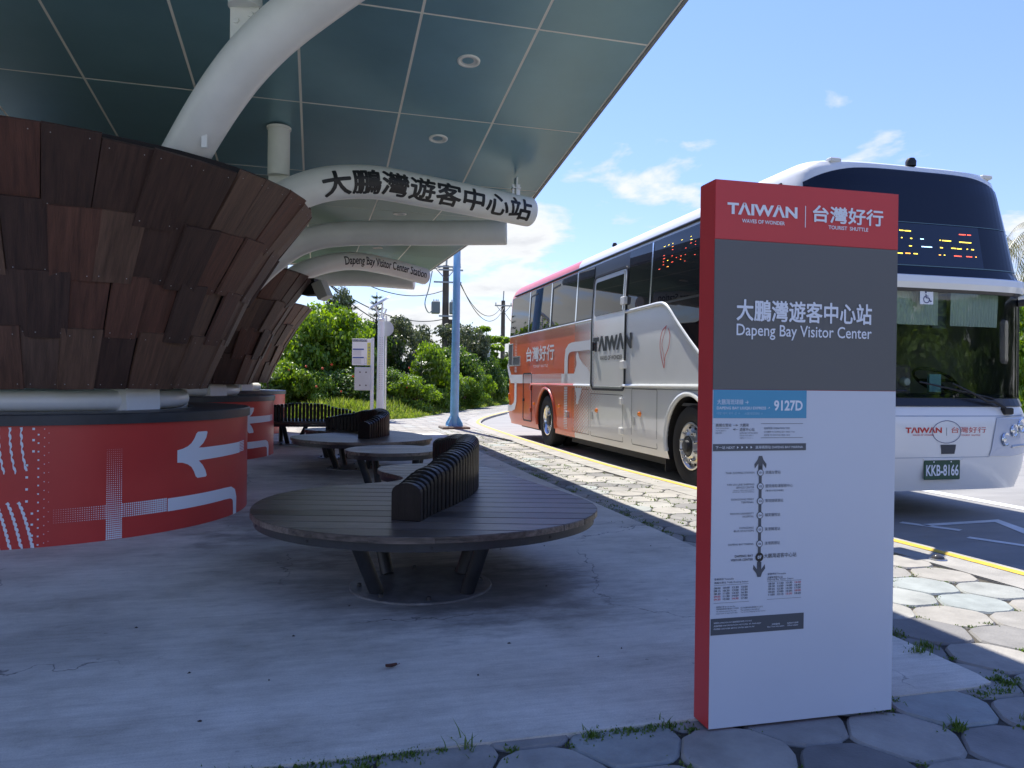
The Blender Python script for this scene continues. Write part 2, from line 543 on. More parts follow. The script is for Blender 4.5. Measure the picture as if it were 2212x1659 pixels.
class MB:
    def __init__(s):
        s.v, s.f = [], []

    def add(s, vs, fs, M=None):
        n = len(s.v)
        s.v += [(M @ Vector(v)) if M else Vector(v) for v in vs]
        s.f += [tuple(i + n for i in f) for f in fs]
        return s

    def box(s, x0, x1, y0, y1, z0, z1, M=None, bevel=0):
        if bevel:
            k = bevel
            vs = []
            for z, e in ((z0, k), (z0 + k, 0), (z1 - k, 0), (z1, k)):
                vs += [(x0 + e, y0 + e + 0, z), (x1 - e, y0 + e, z), (x1 - e, y1 - e, z), (x0 + e, y1 - e, z)]
            fs = [(3, 2, 1, 0), (12, 13, 14, 15)]
            for r in range(3):
                for i in range(4):
                    j = (i + 1) % 4
                    fs.append((r * 4 + i, r * 4 + j, r * 4 + 4 + j, r * 4 + 4 + i))
            return s.add(vs, fs, M)
        vs = [(x0, y0, z0), (x1, y0, z0), (x1, y1, z0), (x0, y1, z0), (x0, y0, z1), (x1, y0, z1), (x1, y1, z1), (x0, y1, z1)]
        return s.add(vs, [(3, 2, 1, 0), (4, 5, 6, 7), (0, 1, 5, 4), (1, 2, 6, 5), (2, 3, 7, 6), (3, 0, 4, 7)], M)

    def prism(s, poly, z0, z1, M=None, taper=None):
        n = len(poly)
        top = taper or poly
        vs = [(x, y, z0) for x, y in poly] + [(x, y, z1) for x, y in top]
        fs = [tuple(range(n))[::-1], tuple(range(n, 2 * n))]
        fs += [(i, (i + 1) % n, n + (i + 1) % n, n + i) for i in range(n)]
        return s.add(vs, fs, M)

    def lathe(s, prof, seg=32, M=None, close=False):
        vs, fs = [], []
        k = len(prof)
        for i in range(seg):
            a = 2 * math.pi * i / seg
            for r, z in prof:
                vs.append((r * math.cos(a), r * math.sin(a), z))
        for i in range(seg):
            j = (i + 1) % seg
            for q in range(k if close else k - 1):
                q2 = (q + 1) % k
                fs.append((i * k + q, j * k + q, j * k + q2, i * k + q2))
        return s.add(vs, fs, M)

    def tube(s, pts, r, seg=12, caps=True, up=Vector((0, 0, 1))):
        pts = [Vector(p) for p in pts]
        rr = r if isinstance(r, (list, tuple)) else [r] * len(pts)
        n = len(s.v)
        prev = None
        for i, p in enumerate(pts):
            t = (pts[min(i + 1, len(pts) - 1)] - pts[max(i - 1, 0)]).normalized()
            if prev is None:
                u = up if abs(t.dot(up)) < .95 else Vector((0, 1, 0))
                a = t.cross(u).normalized()
            else:
                a = (prev - t * prev.dot(t)).normalized()
            prev = a
            b = a.cross(t) * -1
            b = t.cross(a) * -1
            for k in range(seg):
                w = 2 * math.pi * k / seg
                s.v.append(p + (a * math.cos(w) + b * math.sin(w)) * rr[i])
        for i in range(len(pts) - 1):
            for k in range(seg):
                k2 = (k + 1) % seg
                s.f.append((n + i * seg + k, n + i * seg + k2, n + (i + 1) * seg + k2, n + (i + 1) * seg + k))
        if caps:
            s.f.append(tuple(n + k for k in range(seg))[::-1])
            s.f.append(tuple(n + (len(pts) - 1) * seg + k for k in range(seg)))
        return s

    def build(s, name, m, parent=None, smooth=False, loc=None):
        return mesh_obj(name, s.v, s.f, m, parent, smooth, loc)


def fix_normals(o):
    bm = bmesh.new()
    bm.from_mesh(o.data)
    bmesh.ops.recalc_face_normals(bm, faces=bm.faces)
    bm.to_mesh(o.data)
    bm.free()
    return o


def catmull(pts, n=8, closed=False):
    pts = [Vector(p) for p in pts]
    out = []
    L = len(pts)
    rng = range(L) if closed else range(L - 1)
    for i in rng:
        p0 = pts[(i - 1) % L] if (closed or i > 0) else pts[0] * 2 - pts[1]
        p1, p2 = pts[i], pts[(i + 1) % L]
        p3 = pts[(i + 2) % L] if (closed or i + 2 < L) else pts[-1] * 2 - pts[-2]
        for k in range(n):
            t = k / n
            out.append(0.5 * ((2 * p1) + (p2 - p0) * t + (2 * p0 - 5 * p1 + 4 * p2 - p3) * t * t + (3 * p1 - p0 - 3 * p2 + p3) * t ** 3))
    if not closed:
        out.append(pts[-1])
    return out


# ---- flat print: 2-D polygons cut finely and wrapped on a surface
def cut2d(polys, stepu=None, stepv=None):
    bm = bmesh.new()
    for poly in polys:
        bv = [bm.verts.new((p[0], p[1], 0)) for p in poly]
        area = sum(poly[i - 1][0] * poly[i][1] - poly[i][0] * poly[i - 1][1] for i in range(len(poly)))
        if len(poly) < 5:
            tris = [tuple(range(len(poly)))]
            if area < 0:
                tris = [t[::-1] for t in tris]
        else:
            tris = tessellate_polygon([[Vector((p[0] * 100, p[1] * 100, 0)) for p in poly]])
            tt = []
            for t in tris:
                a, b, c = (poly[i] for i in t)
                k = (b[0] - a[0]) * (c[1] - a[1]) - (b[1] - a[1]) * (c[0] - a[0])
                tt.append(t if k > 0 else t[::-1])
            tris = tt
        for t in tris:
            try:
                bm.faces.new([bv[i] for i in t])
            except ValueError:
                pass
    for st, ax in ((stepu, 0), (stepv, 1)):
        if not st or not bm.verts:
            continue
        lo = min(v.co[ax] for v in bm.verts)
        hi = max(v.co[ax] for v in bm.verts)
        k = math.ceil(lo / st)
        while k * st < hi:
            co = [0, 0, 0]
            co[ax] = k * st
            no = [0, 0, 0]
            no[ax] = 1
            bmesh.ops.bisect_plane(bm, geom=bm.verts[:] + bm.edges[:] + bm.faces[:], plane_co=co, plane_no=no, dist=1e-6)
            k += 1
    bm.verts.index_update()
    vs = [(v.co.x, v.co.y) for v in bm.verts]
    fs = [tuple(v.index for v in f.verts) for f in bm.faces]
    bm.free()
    return vs, fs


TEXT_CACHE = {}


def text2d(body, box, bold=0.0, wrap=None, keep=False):
    """text as flat polygons fitted into box=(x0,x1,y0,y1)"""
    if any(ord(c) > 0x2E80 for c in body):
        bold = 0.0          # outline growth breaks dense glyphs; they are thickened by layers instead
    key = (body, bold)
    if key not in TEXT_CACHE:
        cu = bpy.data.curves.new('text', 'FONT')
        cu.body = body
        cu.size = 1.0
        cu.offset = bold
        cu.resolution_u = 3
        ob = bpy.data.objects.new('text', cu)
        COL.objects.link(ob)
        dg = bpy.context.evaluated_depsgraph_get()
        me = bpy.data.meshes.new_from_object(ob.evaluated_get(dg))
        vs = [(v.co.x, v.co.y) for v in me.vertices]
        fs = [tuple(p.vertices) for p in me.polygons]
        bpy.data.objects.remove(ob)
        bpy.data.curves.remove(cu)
        bpy.data.meshes.remove(me)
        TEXT_CACHE[key] = (vs, fs)
    vs, fs = TEXT_CACHE[key]
    xs = [v[0] for v in vs]
    ys = [v[1] for v in vs]
    x0, x1, y0, y1 = box
    sx = (x1 - x0) / (max(xs) - min(xs))
    sy = (y1 - y0) / (max(ys) - min(ys))
    if keep:
        sx = sy
    vv = [(x0 + (x - min(xs)) * sx, y0 + (y - min(ys)) * sy) for x, y in vs]
    return [[vv[i] for i in f] for f in fs]


def decal(name, polys, fn, m, parent, stepu=None, stepv=None, h=.003, h0=None, label=None, smooth=False, flip=False, emb=0, embu=None):
    """fn(u, v, height) -> local point. h0: also build the rim down to that height; emb thickens strokes"""
    vs, fs = cut2d(polys, stepu, stepv)
    V = [fn(u, v, h) for u, v in vs]
    F = list(fs)
    if emb:
        for i, (du, dv) in enumerate(((1, 0), (-1, 0), (0, 1), (0, -1), (.7, .7), (-.7, .7), (.7, -.7), (-.7, -.7))):
            base = len(V)
            V += [fn(u + du * (embu or emb), v + dv * emb, h + (i + 1) * .00012) for u, v in vs]
            F += [tuple(q + base for q in f) for f in fs]
    if h0 is not None:
        cnt = {}
        for f in fs:
            for i in range(len(f)):
                e = (f[i], f[(i + 1) % len(f)])
                cnt[e] = 1
        base = len(V)
        V += [fn(u, v, h0) for u, v in vs]
        for (a, b) in list(cnt):
            if (b, a) not in cnt:
                F.append((b, a, a + base, b + base))
    if flip:
        F = [f[::-1] for f in F]
    o = mesh_obj(name, V, F, m, parent, smooth)
    if label:
        o['label'] = label
    return o


def rect(x0, x1, y0, y1):
    return [(x0, y0), (x1, y0), (x1, y1), (x0, y1)]


def stroke(pts, w, closed=False):
    """polyline -> quads of width w with mitred joints"""
    pts = [Vector((p[0], p[1])) for p in pts]
    L = len(pts)
    lft, rgt = [], []
    for i, p in enumerate(pts):
        if closed:
            a, b = pts[i - 1], pts[(i + 1) % L]
        else:
            a, b = pts[max(i - 1, 0)], pts[min(i + 1, L - 1)]
        d1 = (p - a).normalized() if (p - a).length > 1e-9 else (b - p).normalized()
        d2 = (b - p).normalized() if (b - p).length > 1e-9 else d1
        t = (d1 + d2).normalized()
        nrm = Vector((-t.y, t.x))
        c = max(.35, t.dot(d1))
        ww = (w[i] if isinstance(w, (list, tuple)) else w) / 2 / c
        lft.append(p + nrm * ww)
        rgt.append(p - nrm * ww)
    out = []
    for i in range(L if closed else L - 1):
        j = (i + 1) % L
        out.append([tuple(rgt[i]), tuple(rgt[j]), tuple(lft[j]), tuple(lft[i])])
    return out


def disc2(x, y, r, n=6):
    return [(x + r * math.cos(2 * math.pi * k / n), y + r * math.sin(2 * math.pi * k / n)) for k in range(n)]


def roundrect(x0, x1, y0, y1, r, n=5):
    out = []
    for cx, cy, a0 in ((x1 - r, y0 + r, -90), (x1 - r, y1 - r, 0), (x0 + r, y1 - r, 90), (x0 + r, y0 + r, 180)):
        for k in range(n + 1):
            a = R(a0 + 90 * k / n)
            out.append((cx + r * math.cos(a), cy + r * math.sin(a)))
    return out


# =================================================================== GROUND
def sheet(name, poly, z, m, thick=0.0, kind='structure', label=None):
    vs, fs = cut2d([poly])
    V = [(x, y, z) for x, y in vs]
    F = list(fs)
    if thick:
        n = len(poly)
        b = len(V)
        V += [(x, y, z) for x, y in poly] + [(x, y, z - thick) for x, y in poly]
        F += [(b + i, b + n + i, b + n + (i + 1) % n, b + (i + 1) % n) for i in range(n)]
    o = mesh_obj(name, V, F, m)
    o.rotation_euler = (0, 0, T)
    if kind:
        o['kind'] = kind
    if label:
        o['label'] = label
    return o


GRASS_GROUND = mat('grass_ground', (.075, .115, .025), .95, 0, .4, 1.2, .5, 40)
sheet('ground', [(-700, -300), (700, -300), (700, 900), (-700, 900)], -0.13, GRASS_GROUND)

kerb_pts = catmull([(4.62, -6), (4.60, 1), (4.60, 4.0), (4.48, 6.0), (4.37, 8.3), (4.25, 11.0), (4.27, 14), (4.33, 17.2), (4.50, 21.2),
                    (4.80, 23.2), (5.7, 26.1), (7.7, 30.9), (11.0, 38.0), (17, 50.0), (30, 74)], 6)
kerb = [(p.x, p.y) for p in [Vector((q[0], q[1])) for q in kerb_pts]]


def offset_line(line, d):
    out = []
    for i, p in enumerate(line):
        a = Vector(line[max(i - 1, 0)])
        b = Vector(line[min(i + 1, len(line) - 1)])
        t = (b - a).normalized()
        out.append((p[0] - t.y * d, p[1] + t.x * d))
    return out


def left_of(line, d):
    return offset_line(line, d)


kerb = [(p[0], p[1]) for p in kerb_pts]
edge_out = offset_line(kerb, -0.10)         # road side of the kerb
yel_in = offset_line(kerb, 0.042)
yel_out = offset_line(kerb, -0.042)
kerb_in = offset_line(kerb, 0.34)
road_poly = edge_out + [(90, 74), (90, -60), (edge_out[0][0], -60)]
sheet('road', road_poly, ROAD, ROADM)
# kerb strip with a real step to the road
V, F = [], []
for i in range(len(kerb)):
    V += [(*kerb_in[i], -0.002), (*offset_line(kerb, -0.085)[i], -0.002) if False else (*edge_out[i], -0.002), (*edge_out[i], -0.13), (*kerb_in[i], -.13)]
for i in range(len(kerb) - 1):
    a, b = i * 4, i * 4 + 4
    F += [(a, b, b + 1, a + 1)[::-1], (a + 1, b + 1, b + 2, a + 2)[::-1], (a + 3, b + 3, b, a)[::-1]]
o = mesh_obj('kerb', V, F, KERB)
o.rotation_euler = (0, 0, T)
o['kind'] = 'structure'
V, F = [], []
for i in range(len(kerb)):
    V += [(*yel_in[i], 0.002), (*yel_out[i], 0.002)]
for i in range(len(kerb) - 1):
    a = i * 2
    F.append((a, a + 1, a + 3, a + 2))
o = mesh_obj('kerb_line', V, F, YELLOW)
o.rotation_euler = (0, 0, T)
tag(o, kind='structure')

# bedding under the pavers
verge_edge = [(-40, 27.0), (-14, 25.2), (-6, 24.7), (-1.17, 24.6), (1.2, 24.2), (2.9, 24.9), (4.46, 28.6), (6.33, 32.8), (9.9, 40.2), (15.5, 51), (28, 74)]


def kerb_a(b):
    for i in range(len(kerb_in) - 1):
        if kerb_in[i][1] <= b <= kerb_in[i + 1][1]:
            f = (b - kerb_in[i][1]) / (kerb_in[i + 1][1] - kerb_in[i][1])
            return kerb_in[i][0] + f * (kerb_in[i + 1][0] - kerb_in[i][0])
    return kerb_in[0][0]


def verge_a(b):
    for i in range(4, len(verge_edge) - 1):
        if verge_edge[i][1] <= b <= verge_edge[i + 1][1]:
            f = (b - verge_edge[i][1]) / (verge_edge[i + 1][1] - verge_edge[i][1])
            return verge_edge[i][0] + f * (verge_edge[i + 1][0] - verge_edge[i][0])
    return -99


paving_base = [p for p in kerb_in] + verge_edge[::-1] + [(-40, -6)]
sheet('paving_bed', paving_base, -0.022, SOIL)

# concrete slab of the shelter (top at z = 0)
SLAB_A, SLAB_B0, SLAB_B1 = 2.80, 2.62, 18.1
slab_poly = [(-8.1, SLAB_B0), (-6, 2.61), (-2.0, 2.60), (0, 2.585), (1.4, 2.60), (SLAB_A - .12, SLAB_B0), (SLAB_A - .02, SLAB_B0 + .03), (SLAB_A, SLAB_B0 + .12), (SLAB_A + .01, 6),
             (SLAB_A - .02, 10), (SLAB_A, SLAB_B1), (-8.1, SLAB_B1)]
sheet('shelter_floor', slab_poly, 0.0, CONCRETE_SLAB, thick=.12)

# hexagonal pavers
rnd = random.Random(7)
HS = 0.222      # side of the hexagon
HH = HS * math.sqrt(3)


def hexpoly(sx, r=.045):
    pts = []
    c = [(sx * math.cos(R(60 * k)), sx * math.sin(R(60 * k))) for k in range(6)]
    for k in range(6):
        p, a, b = Vector(c[k]), Vector(c[k - 1]), Vector(c[(k + 1) % 6])
        pts.append(p + (a - p).normalized() * r)
        pts.append(p + (a - p).normalized() * r * .35 + (b - p).normalized() * r * .35 - p.normalized() * r * 0)
        pts.append(p + (b - p).normalized() * r)
    return pts


def paver_mesh(seed):
    rr = random.Random(seed)
    outer = hexpoly(HS * .980, .044)
    jit = [Vector((rr.uniform(-.006, .006), rr.uniform(-.006, .006))) for _ in outer]
    outer = [p + j for p, j in zip(outer, jit)]
    inner = [p * .955 for p in outer]
    n = len(outer)
    vs = [(p.x, p.y, -.05) for p in outer] + [(p.x, p.y, -.010) for p in outer] + [(p.x, p.y, 0) for p in inner]
    fs = []
    for k in range(n):
        j = (k + 1) % n
        fs += [(k, j, n + j, n + k), (n + k, n + j, 2 * n + j, 2 * n + k)]
    fs.append(tuple(range(2 * n, 3 * n)))
    return vs, fs


pav_data = []
for sd_ in range(6):
    vs_, fs_ = paver_mesh(sd_)
    me = bpy.data.meshes.new('paver')
    me.from_pydata(vs_, [], fs_)
    me.materials.append(PAVER)
    pav_data.append((me, vs_, fs_))


def in_slab(a, b, m=0.13):
    return -8.1 - m < a < SLAB_A + m and SLAB_B0 - m < b < SLAB_B1 + m


cells = []
col_step = HS * 1.5
na0, na1 = int(-16 / col_step), int(13 / col_step)
for i in range(na0, na1):
    a = i * col_step + .07
    for j in range(int(-9 / HH), int(44 / HH)):
        b = (j + (.5 if i % 2 else 0)) * HH + .03
        if in_slab(a, b, -.19):
            continue
        if a > kerb_a(b) + .10:
            continue
        # verge
        if b > 24.0:
            lim = verge_a(b)
            if b < 24.6 and a < -1:
                pass
            elif a < lim + .15 or a < 1.2:
                continue
        w = P(a, b)
        cells.append((a, b, w))
seen, far = [], []
for (a, b, w) in cells:
    if w.y > 1.2:
        px, py = w.x / w.y * 768 + 512, 1.25 / w.y * 768 + 384
        vis = -80 < px < 1110 and py < 850
    else:
        vis = False
    size = (1.25 / max(w.y, .5) * .3 / max(w.y, .5)) if vis else 0
    (seen if vis else far).append((size, a, b))
seen.sort(reverse=True)
near = seen[:296]
rest = seen[296:] + far
pav_root = empty('hexagonal_paving', (0, 0, 0), T)
pav_root['kind'] = 'structure'


def soil_notch(a, b):
    return False


for k, (s_, a, b) in enumerate(near):
    o = bpy.data.objects.new('paver', pav_data[k % 6][0])
    COL.objects.link(o)
    o.parent = pav_root
    o.location = (a, b, -.007 + rnd.uniform(-.004, .003))
    o.rotation_euler = (rnd.uniform(-.005, .005), rnd.uniform(-.005, .005), R(60) * rnd.randrange(6))
mb = MB()
for (s_, a, b) in rest:
    me, vs_, fs_ = pav_data[rnd.randrange(6)]
    mb.add(vs_, fs_, Matrix.Translation((a, b, -.006 + rnd.uniform(-.003, .003))))
o = mb.build('far_pavers', PAVER_FAR, pav_root)
o['kind'] = 'stuff'

# weeds and grass in the joints
WEED = leafmat('weed_green', (.05, .10, .012), (.085, .16, .02), (.15, .20, .04), .3)
V, F = [], []


def blade(x, y, h, w, ang, lean, z=0.0):
    n = len(V)
    c, s = math.cos(ang), math.sin(ang)
    dx_, dy_ = c * w, s * w
    lx, ly = math.cos(ang + 1.57) * lean, math.sin(ang + 1.57) * lean
    V.extend([(x - dx_, y - dy_, z), (x + dx_, y + dy_, z), (x + dx_ * .7 + lx * .35, y + dy_ * .7 + ly * .35, z + h * .6),
              (x - dx_ * .7 + lx * .35, y - dy_ * .7 + ly * .35, z + h * .6), (x + lx, y + ly, z + h)])
    F.extend([(n, n + 1, n + 2, n + 3), (n + 3, n + 2, n + 4)])


def tuft(a, b, n, rad, h, w=.003):
    p = P(a, b)
    for _ in range(n):
        an = rnd.uniform(0, 6.28)
        rr = abs(rnd.gauss(0, rad))
        ta = rnd.uniform(0, 6.28)
        blade(p.x + math.cos(ta) * rr, p.y + math.sin(ta) * rr, h * .75 * rnd.uniform(.35, 1.1), w, an, h * rnd.uniform(-.8, .8), -.012)


# ragged line of moss and grass along the slab edges
b = SLAB_B0
for k in range(420):
    bb = SLAB_B0 + (rnd.random() ** 1.4) * 9
    g = math.sin(bb * 2.1) + math.sin(bb * 5.3 + 1)
    if g > -.2:
        tuft(SLAB_A + .035 + rnd.uniform(-.02, .04), bb, 9, .03, .025, .004)
for k in range(300):
    aa = rnd.uniform(-.7, SLAB_A)
    g = math.sin(aa * 3.1 + 2) + math.sin(aa * 7.3)
    if g > -.3:
        tuft(aa, SLAB_B0 - .035 + rnd.uniform(-.025, .01), 8, .025, .022, .004)
for (aa, bb, n, h) in ((2.75, 3.02, 60, .07), (2.84, 3.35, 90, .05), (2.86, 3.1, 60, .05), (2.83, 3.62, 70, .06), (2.1, 2.57, 60, .06), (2.15, 2.56, 50, .04),
                       (.50, 2.57, 16, .09), (1.25, 2.58, 14, .06), (.95, 2.56, 60, .04), (.32, 2.57, 60, .03), (2.83, 4.7, 50, .05),
                       (2.95, 2.6, 60, .05), (3.0, 2.45, 30, .10), (2.6, 2.3, 60, .05), (2.3, 2.35, 50, .05)):
    tuft(aa, bb, n, .035, h, .003)
for (s_, a, b) in near:
    if b > 8:
        continue
    for k in range(6):
        if rnd.random() < (.34 if b < 3.4 else .42):
            an = R(60 * k + rnd.uniform(-20, 20))
            rr = HS * rnd.uniform(.9, 1.0)
            aa, bb = a + math.cos(an) * rr, b + math.sin(an) * rr
            if in_slab(aa, bb, 0):
                continue
            tuft(aa, bb, rnd.randrange(8, 26), .026, rnd.uniform(.008, .020) * (1.3 if b < 3.4 else .8), .004)
for k in range(500):
    bb = rnd.uniform(6, 19)
    aa = rnd.uniform(SLAB_A + .05, kerb_a(bb) - .05)
    i = round((aa - .07) / col_step)
    tuft(i * col_step + .07 + rnd.choice((-1, 1)) * HS * rnd.uniform(.45, .55), bb, 4, .03, .03, .006)
o = mesh_obj('joint_weeds', V, F, WEED)
tag(o, 'low green weeds and grass tufts growing in the paving joints and along the slab edge', 'weeds', kind='stuff')

# road marks
def road_marks():
    z = ROAD + .004
    polys = []
    polys += [[(7.36, -4), (7.53, -4), (7.53, 40), (7.36, 40)]]
    o = mesh_obj('bay_line', [(x, y, z) for p in polys for x, y in p], [(0, 1, 2, 3)], LINE)
    o.rotation_euler = (0, 0, T)
    o['kind'] = 'structure'
    polys = stroke([(5.46, 6.25), (5.72, 5.80)], .10) + stroke([(5.57, 6.08), (6.49, 6.15), (6.24, 5.55), (6.05, 4.9), (5.9, 4.4)], [.09, .1, .14, .15, .15]) \
        + stroke([(5.52, 5.52), (5.72, 5.12), (5.80, 4.7)], .09)
    vs, fs = cut2d(polys)
    o = mesh_obj('bay_marking', [(x, y, z) for x, y in vs], fs, LINE)
    o.rotation_euler = (0, 0, T)
    o['kind'] = 'structure'


road_marks()

# verge terrain behind the paving
V, F = [], []
vd = catmull([(p[0], p[1]) for p in []] or [(p[0], p[1], 0) for p in verge_edge], 3)
rows = [(0, -.02), (.5, .03), (2.0, .12), (5, .22), (30, .3), (120, .3)]
for p in vd:
    for d, z in rows:
        i = vd.index(p)
        V.append((p.x - (d * .55 if p.x > 2 else 0), p.y + d * (.8 if p.x > 2 else 1), z))
nr = len(rows)
for i in range(len(vd) - 1):
    for k in range(nr - 1):
        F.append((i * nr + k, (i + 1) * nr + k, (i + 1) * nr + k + 1, i * nr + k + 1))
o = mesh_obj('grass_verge', V, F, GRASS_GROUND, smooth=True)
o.rotation_euler = (0, 0, T)
o['kind'] = 'structure'
GRASS = leafmat('verge_grass', (.085, .14, .018), (.13, .20, .028), (.21, .25, .06), .45)
V, F = [], []
r2 = random.Random(11)
for k in range(26000):
    t_ = r2.random() ** .8 * (len(vd) - 4)
    i = int(t_)
    p = vd[i].lerp(vd[i + 1], t_ - i)
    if p.y > 56:
        continue
    d = abs(r2.gauss(0, 1.9))
    q = P(p.x - (d * .55 if p.x > 2 else 0), p.y + d * (.8 if p.x > 2 else 1))
    if q.x / q.y < -.42:
        continue
    patch = .5 + .5 * math.sin(q.x * 1.7 + 1.3 * math.sin(q.y * .9)) * math.sin(q.y * 1.3)
    h = (.08 + .26 * min(1, d / 1.5)) * (.5 + patch) * r2.uniform(.6, 1.2)
    if p.x > 9:
        h *= 1.2
    blade(q.x, q.y, h, .012 + .0003 * q.y, r2.uniform(0, 6.28), h * r2.uniform(-.7, .7), .0 + min(.18, d * .06))
o = mesh_obj('long_grass', V, F, GRASS)
tag(o, 'long bright green grass on the bank between the hexagonal paving and the bushes', 'grass', kind='stuff')
# verge right of the road, far behind the bus
sheet('far_verge', [(17, 10), (60, 10), (80, 60), (20, 60)], -.03, GRASS_GROUND, thick=.08)

# =================================================================== CANOPY
E_ = 1.25
H0 = 3.8


def ceil_z(a, b):
    """underside height of the folded canopy"""
    if b <= 10.0:
        p = P(a, b)
        return E_ + H0 - .129 * p.y + .018 * p.x
    z = ceil_z(a, 10.0)
    return z + (b - 10.0) * .037


canopy = empty('shelter_canopy', (0, 0, 0), T, 'wide folded canopy with teal soffit panels and pale joints over the waiting area', 'canopy')
A_LINES = [2.755 - .982 * k for k in range(12)]
A_LINES[0] = 2.775
B_LINES = [2.75, 4.5, 6.25, 8.0, 9.75]
G = .012
pr = random.Random(12)
def panel(a0, a1, b0, b1, m=PANEL):
    cs = [(a0 + G, b0 + G), (a1 - G, b0 + G), (a1 - G, b1 - G), (a0 + G, b1 - G)]
    cxa = (a0 + a1) / 2
    cyb = (b0 + b1) / 2
    cz = ceil_z(cxa, cyb)
    lo = [(a - cxa, b - cyb, ceil_z(a, b) - cz) for a, b in cs]
    hi = [(x, y, z + .012) for x, y, z in lo]
    o = mesh_obj('soffit_panel', lo + hi, [(3, 2, 1, 0), (0, 1, 5, 4), (1, 2, 6, 5), (2, 3, 7, 6), (3, 0, 4, 7)], m, canopy, loc=(cxa, cyb, cz))
    o.rotation_euler = (pr.uniform(-.0012, .0012), pr.uniform(-.0018, .0018), 0)
    return o


rows_b = list(zip(B_LINES[:-1], B_LINES[1:])) + [(9.75, 10.0)]
FB = [10.0, 11.75, 13.5, 15.25, 17.0, 18.5, 20.0]
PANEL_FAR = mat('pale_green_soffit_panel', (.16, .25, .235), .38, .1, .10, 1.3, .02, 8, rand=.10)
for k in range(len(A_LINES) - 1):
    for b0, b1 in rows_b:
        panel(A_LINES[k + 1], A_LINES[k], b0, b1)
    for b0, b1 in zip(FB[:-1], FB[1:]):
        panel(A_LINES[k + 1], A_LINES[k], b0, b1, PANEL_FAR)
AL = A_LINES[-1]
# backing sheet just above, seen in the joints, and the roof deck over it
def deck(name, z_off, th, m, a1=2.79, b0=2.73, b1=20.02):
    prof = [(b0, 0), (10.0, 0), (b1, 0)]
    V = []
    for a in (AL, a1):
        for b_, _ in prof:
            V.append((a, b_, ceil_z(a, b_) + z_off))
            V.append((a, b_, ceil_z(a, b_) + z_off + th))
    F = []
    for k in range(2):
        i = k * 2
        F += [(i, i + 2, 6 + i + 2, 6 + i)[::-1], (i + 1, i + 3, 6 + i + 3, 6 + i + 1), (i, i + 1, i + 3, i + 2)[::-1], (6 + i, 6 + i + 1, 6 + i + 3, 6 + i + 2)]
    F += [(0, 1, 7, 6), (4, 5, 11, 10)[::-1]]
    return mesh_obj(name, V, F, m, canopy)


deck('joint_backing', .002, .015, JOINT)
deck('roof_deck', .030, .14, mat('roof_sheet', (.5, .52, .52), .5, .2), 2.78)
# edge trim along the road side, in two straight lengths
EDGE = mat('weathered_edge_trim', (.22, .24, .24), .45, .5, .25, 5)
for b0, b1 in ((2.74, 10.0), (10.0, 20.0)):
    mb = MB()
    for (x0, x1, lo, hi) in ((2.782, 2.815, -.010, .19), (2.815, 2.835, .02, .10)):
        z0, z1 = ceil_z(2.79, b0 + .001), ceil_z(2.79, b1 - .001)
        vs = [(x0, b0, z0 + lo), (x1, b0, z0 + lo), (x1, b0, z0 + hi), (x0, b0, z0 + hi), (x0, b1, z1 + lo), (x1, b1, z1 + lo), (x1, b1, z1 + hi), (x0, b1, z1 + hi)]
        mb.add(vs, [(0, 1, 2, 3), (7, 6, 5, 4), (0, 4, 5, 1), (1, 5, 6, 2), (2, 6, 7, 3), (3, 7, 4, 0)])
    mb.build('edge_trim', EDGE, canopy)
mb = MB().box(AL, 2.78, 20.03, 20.07, ceil_z(0, 20) - .03, ceil_z(0, 20) + .22)
mb.build('end_fascia', WHITE_STEEL, canopy)

# recessed downlights
LENS = mat('frosted_lens', (.62, .64, .62), .5)


def downlight(a, b, label):
    n = Vector((0, 0, 1))
    z = ceil_z(a, b)
    p = P(a, b, z)
    slope = -.129 if b < 10 else .037
    t = empty('ceiling_downlight', p, 0, label, 'ceiling light', 'recessed round lights in the canopy')
    t.rotation_euler = (math.atan(slope), 0, 0)
    MB().lathe([(.075, .004), (.078, -.010), (.090, -.014), (.104, -.010), (.106, .0), (.106, .012)], 28).build('trim_ring', WHITE_STEEL, t, True)
    MB().lathe([(.0, .006), (.04, .002), (.076, -.004)], 24).build('lens', LENS, t, True)


downlight(1.295, 6.86, 'round recessed light in the teal panel nearest the road edge, largest and nearest')
downlight(1.27, 8.49, 'round recessed light in the second teal panel, just above the lettered pipe')
downlight(1.20, 11.93, 'small recessed light in the far green soffit, between the lettered pipe and the blank pipe')
downlight(1.17, 16.05, 'tiny recessed light in the far green soffit, below the blank pipe')

# =================================================================== FUNNEL COLUMNS
def catm3(pts, n=10):
    return catmull([Vector(p) for p in pts], n)


def arm_frames(path):
    fr = []
    L = [0]
    for i in range(1, len(path)):
        L.append(L[-1] + (path[i] - path[i - 1]).length)
    for i, p in enumerate(path):
        t = (path[min(i + 1, len(path) - 1)] - path[max(i - 1, 0)]).normalized()
        side = t.cross(Vector((0, 0, 1))).normalized()
        up = side.cross(t).normalized()
        fr.append((p, side, up))
    return L, fr


def arm_point(L, fr, s, phi, r):
    s = max(0, min(L[-1] - 1e-5, s))
    lo = 0
    for i in range(len(L) - 1):
        if L[i] <= s <= L[i + 1]:
            lo = i
            break
    f = (s - L[lo]) / (L[lo + 1] - L[lo])
    p = fr[lo][0].lerp(fr[lo + 1][0], f)
    sd_ = fr[lo][1].lerp(fr[lo + 1][1], f).normalized()
    up = fr[lo][2].lerp(fr[lo + 1][2], f).normalized()
    return p + (sd_ * math.cos(phi) + up * math.sin(phi)) * r


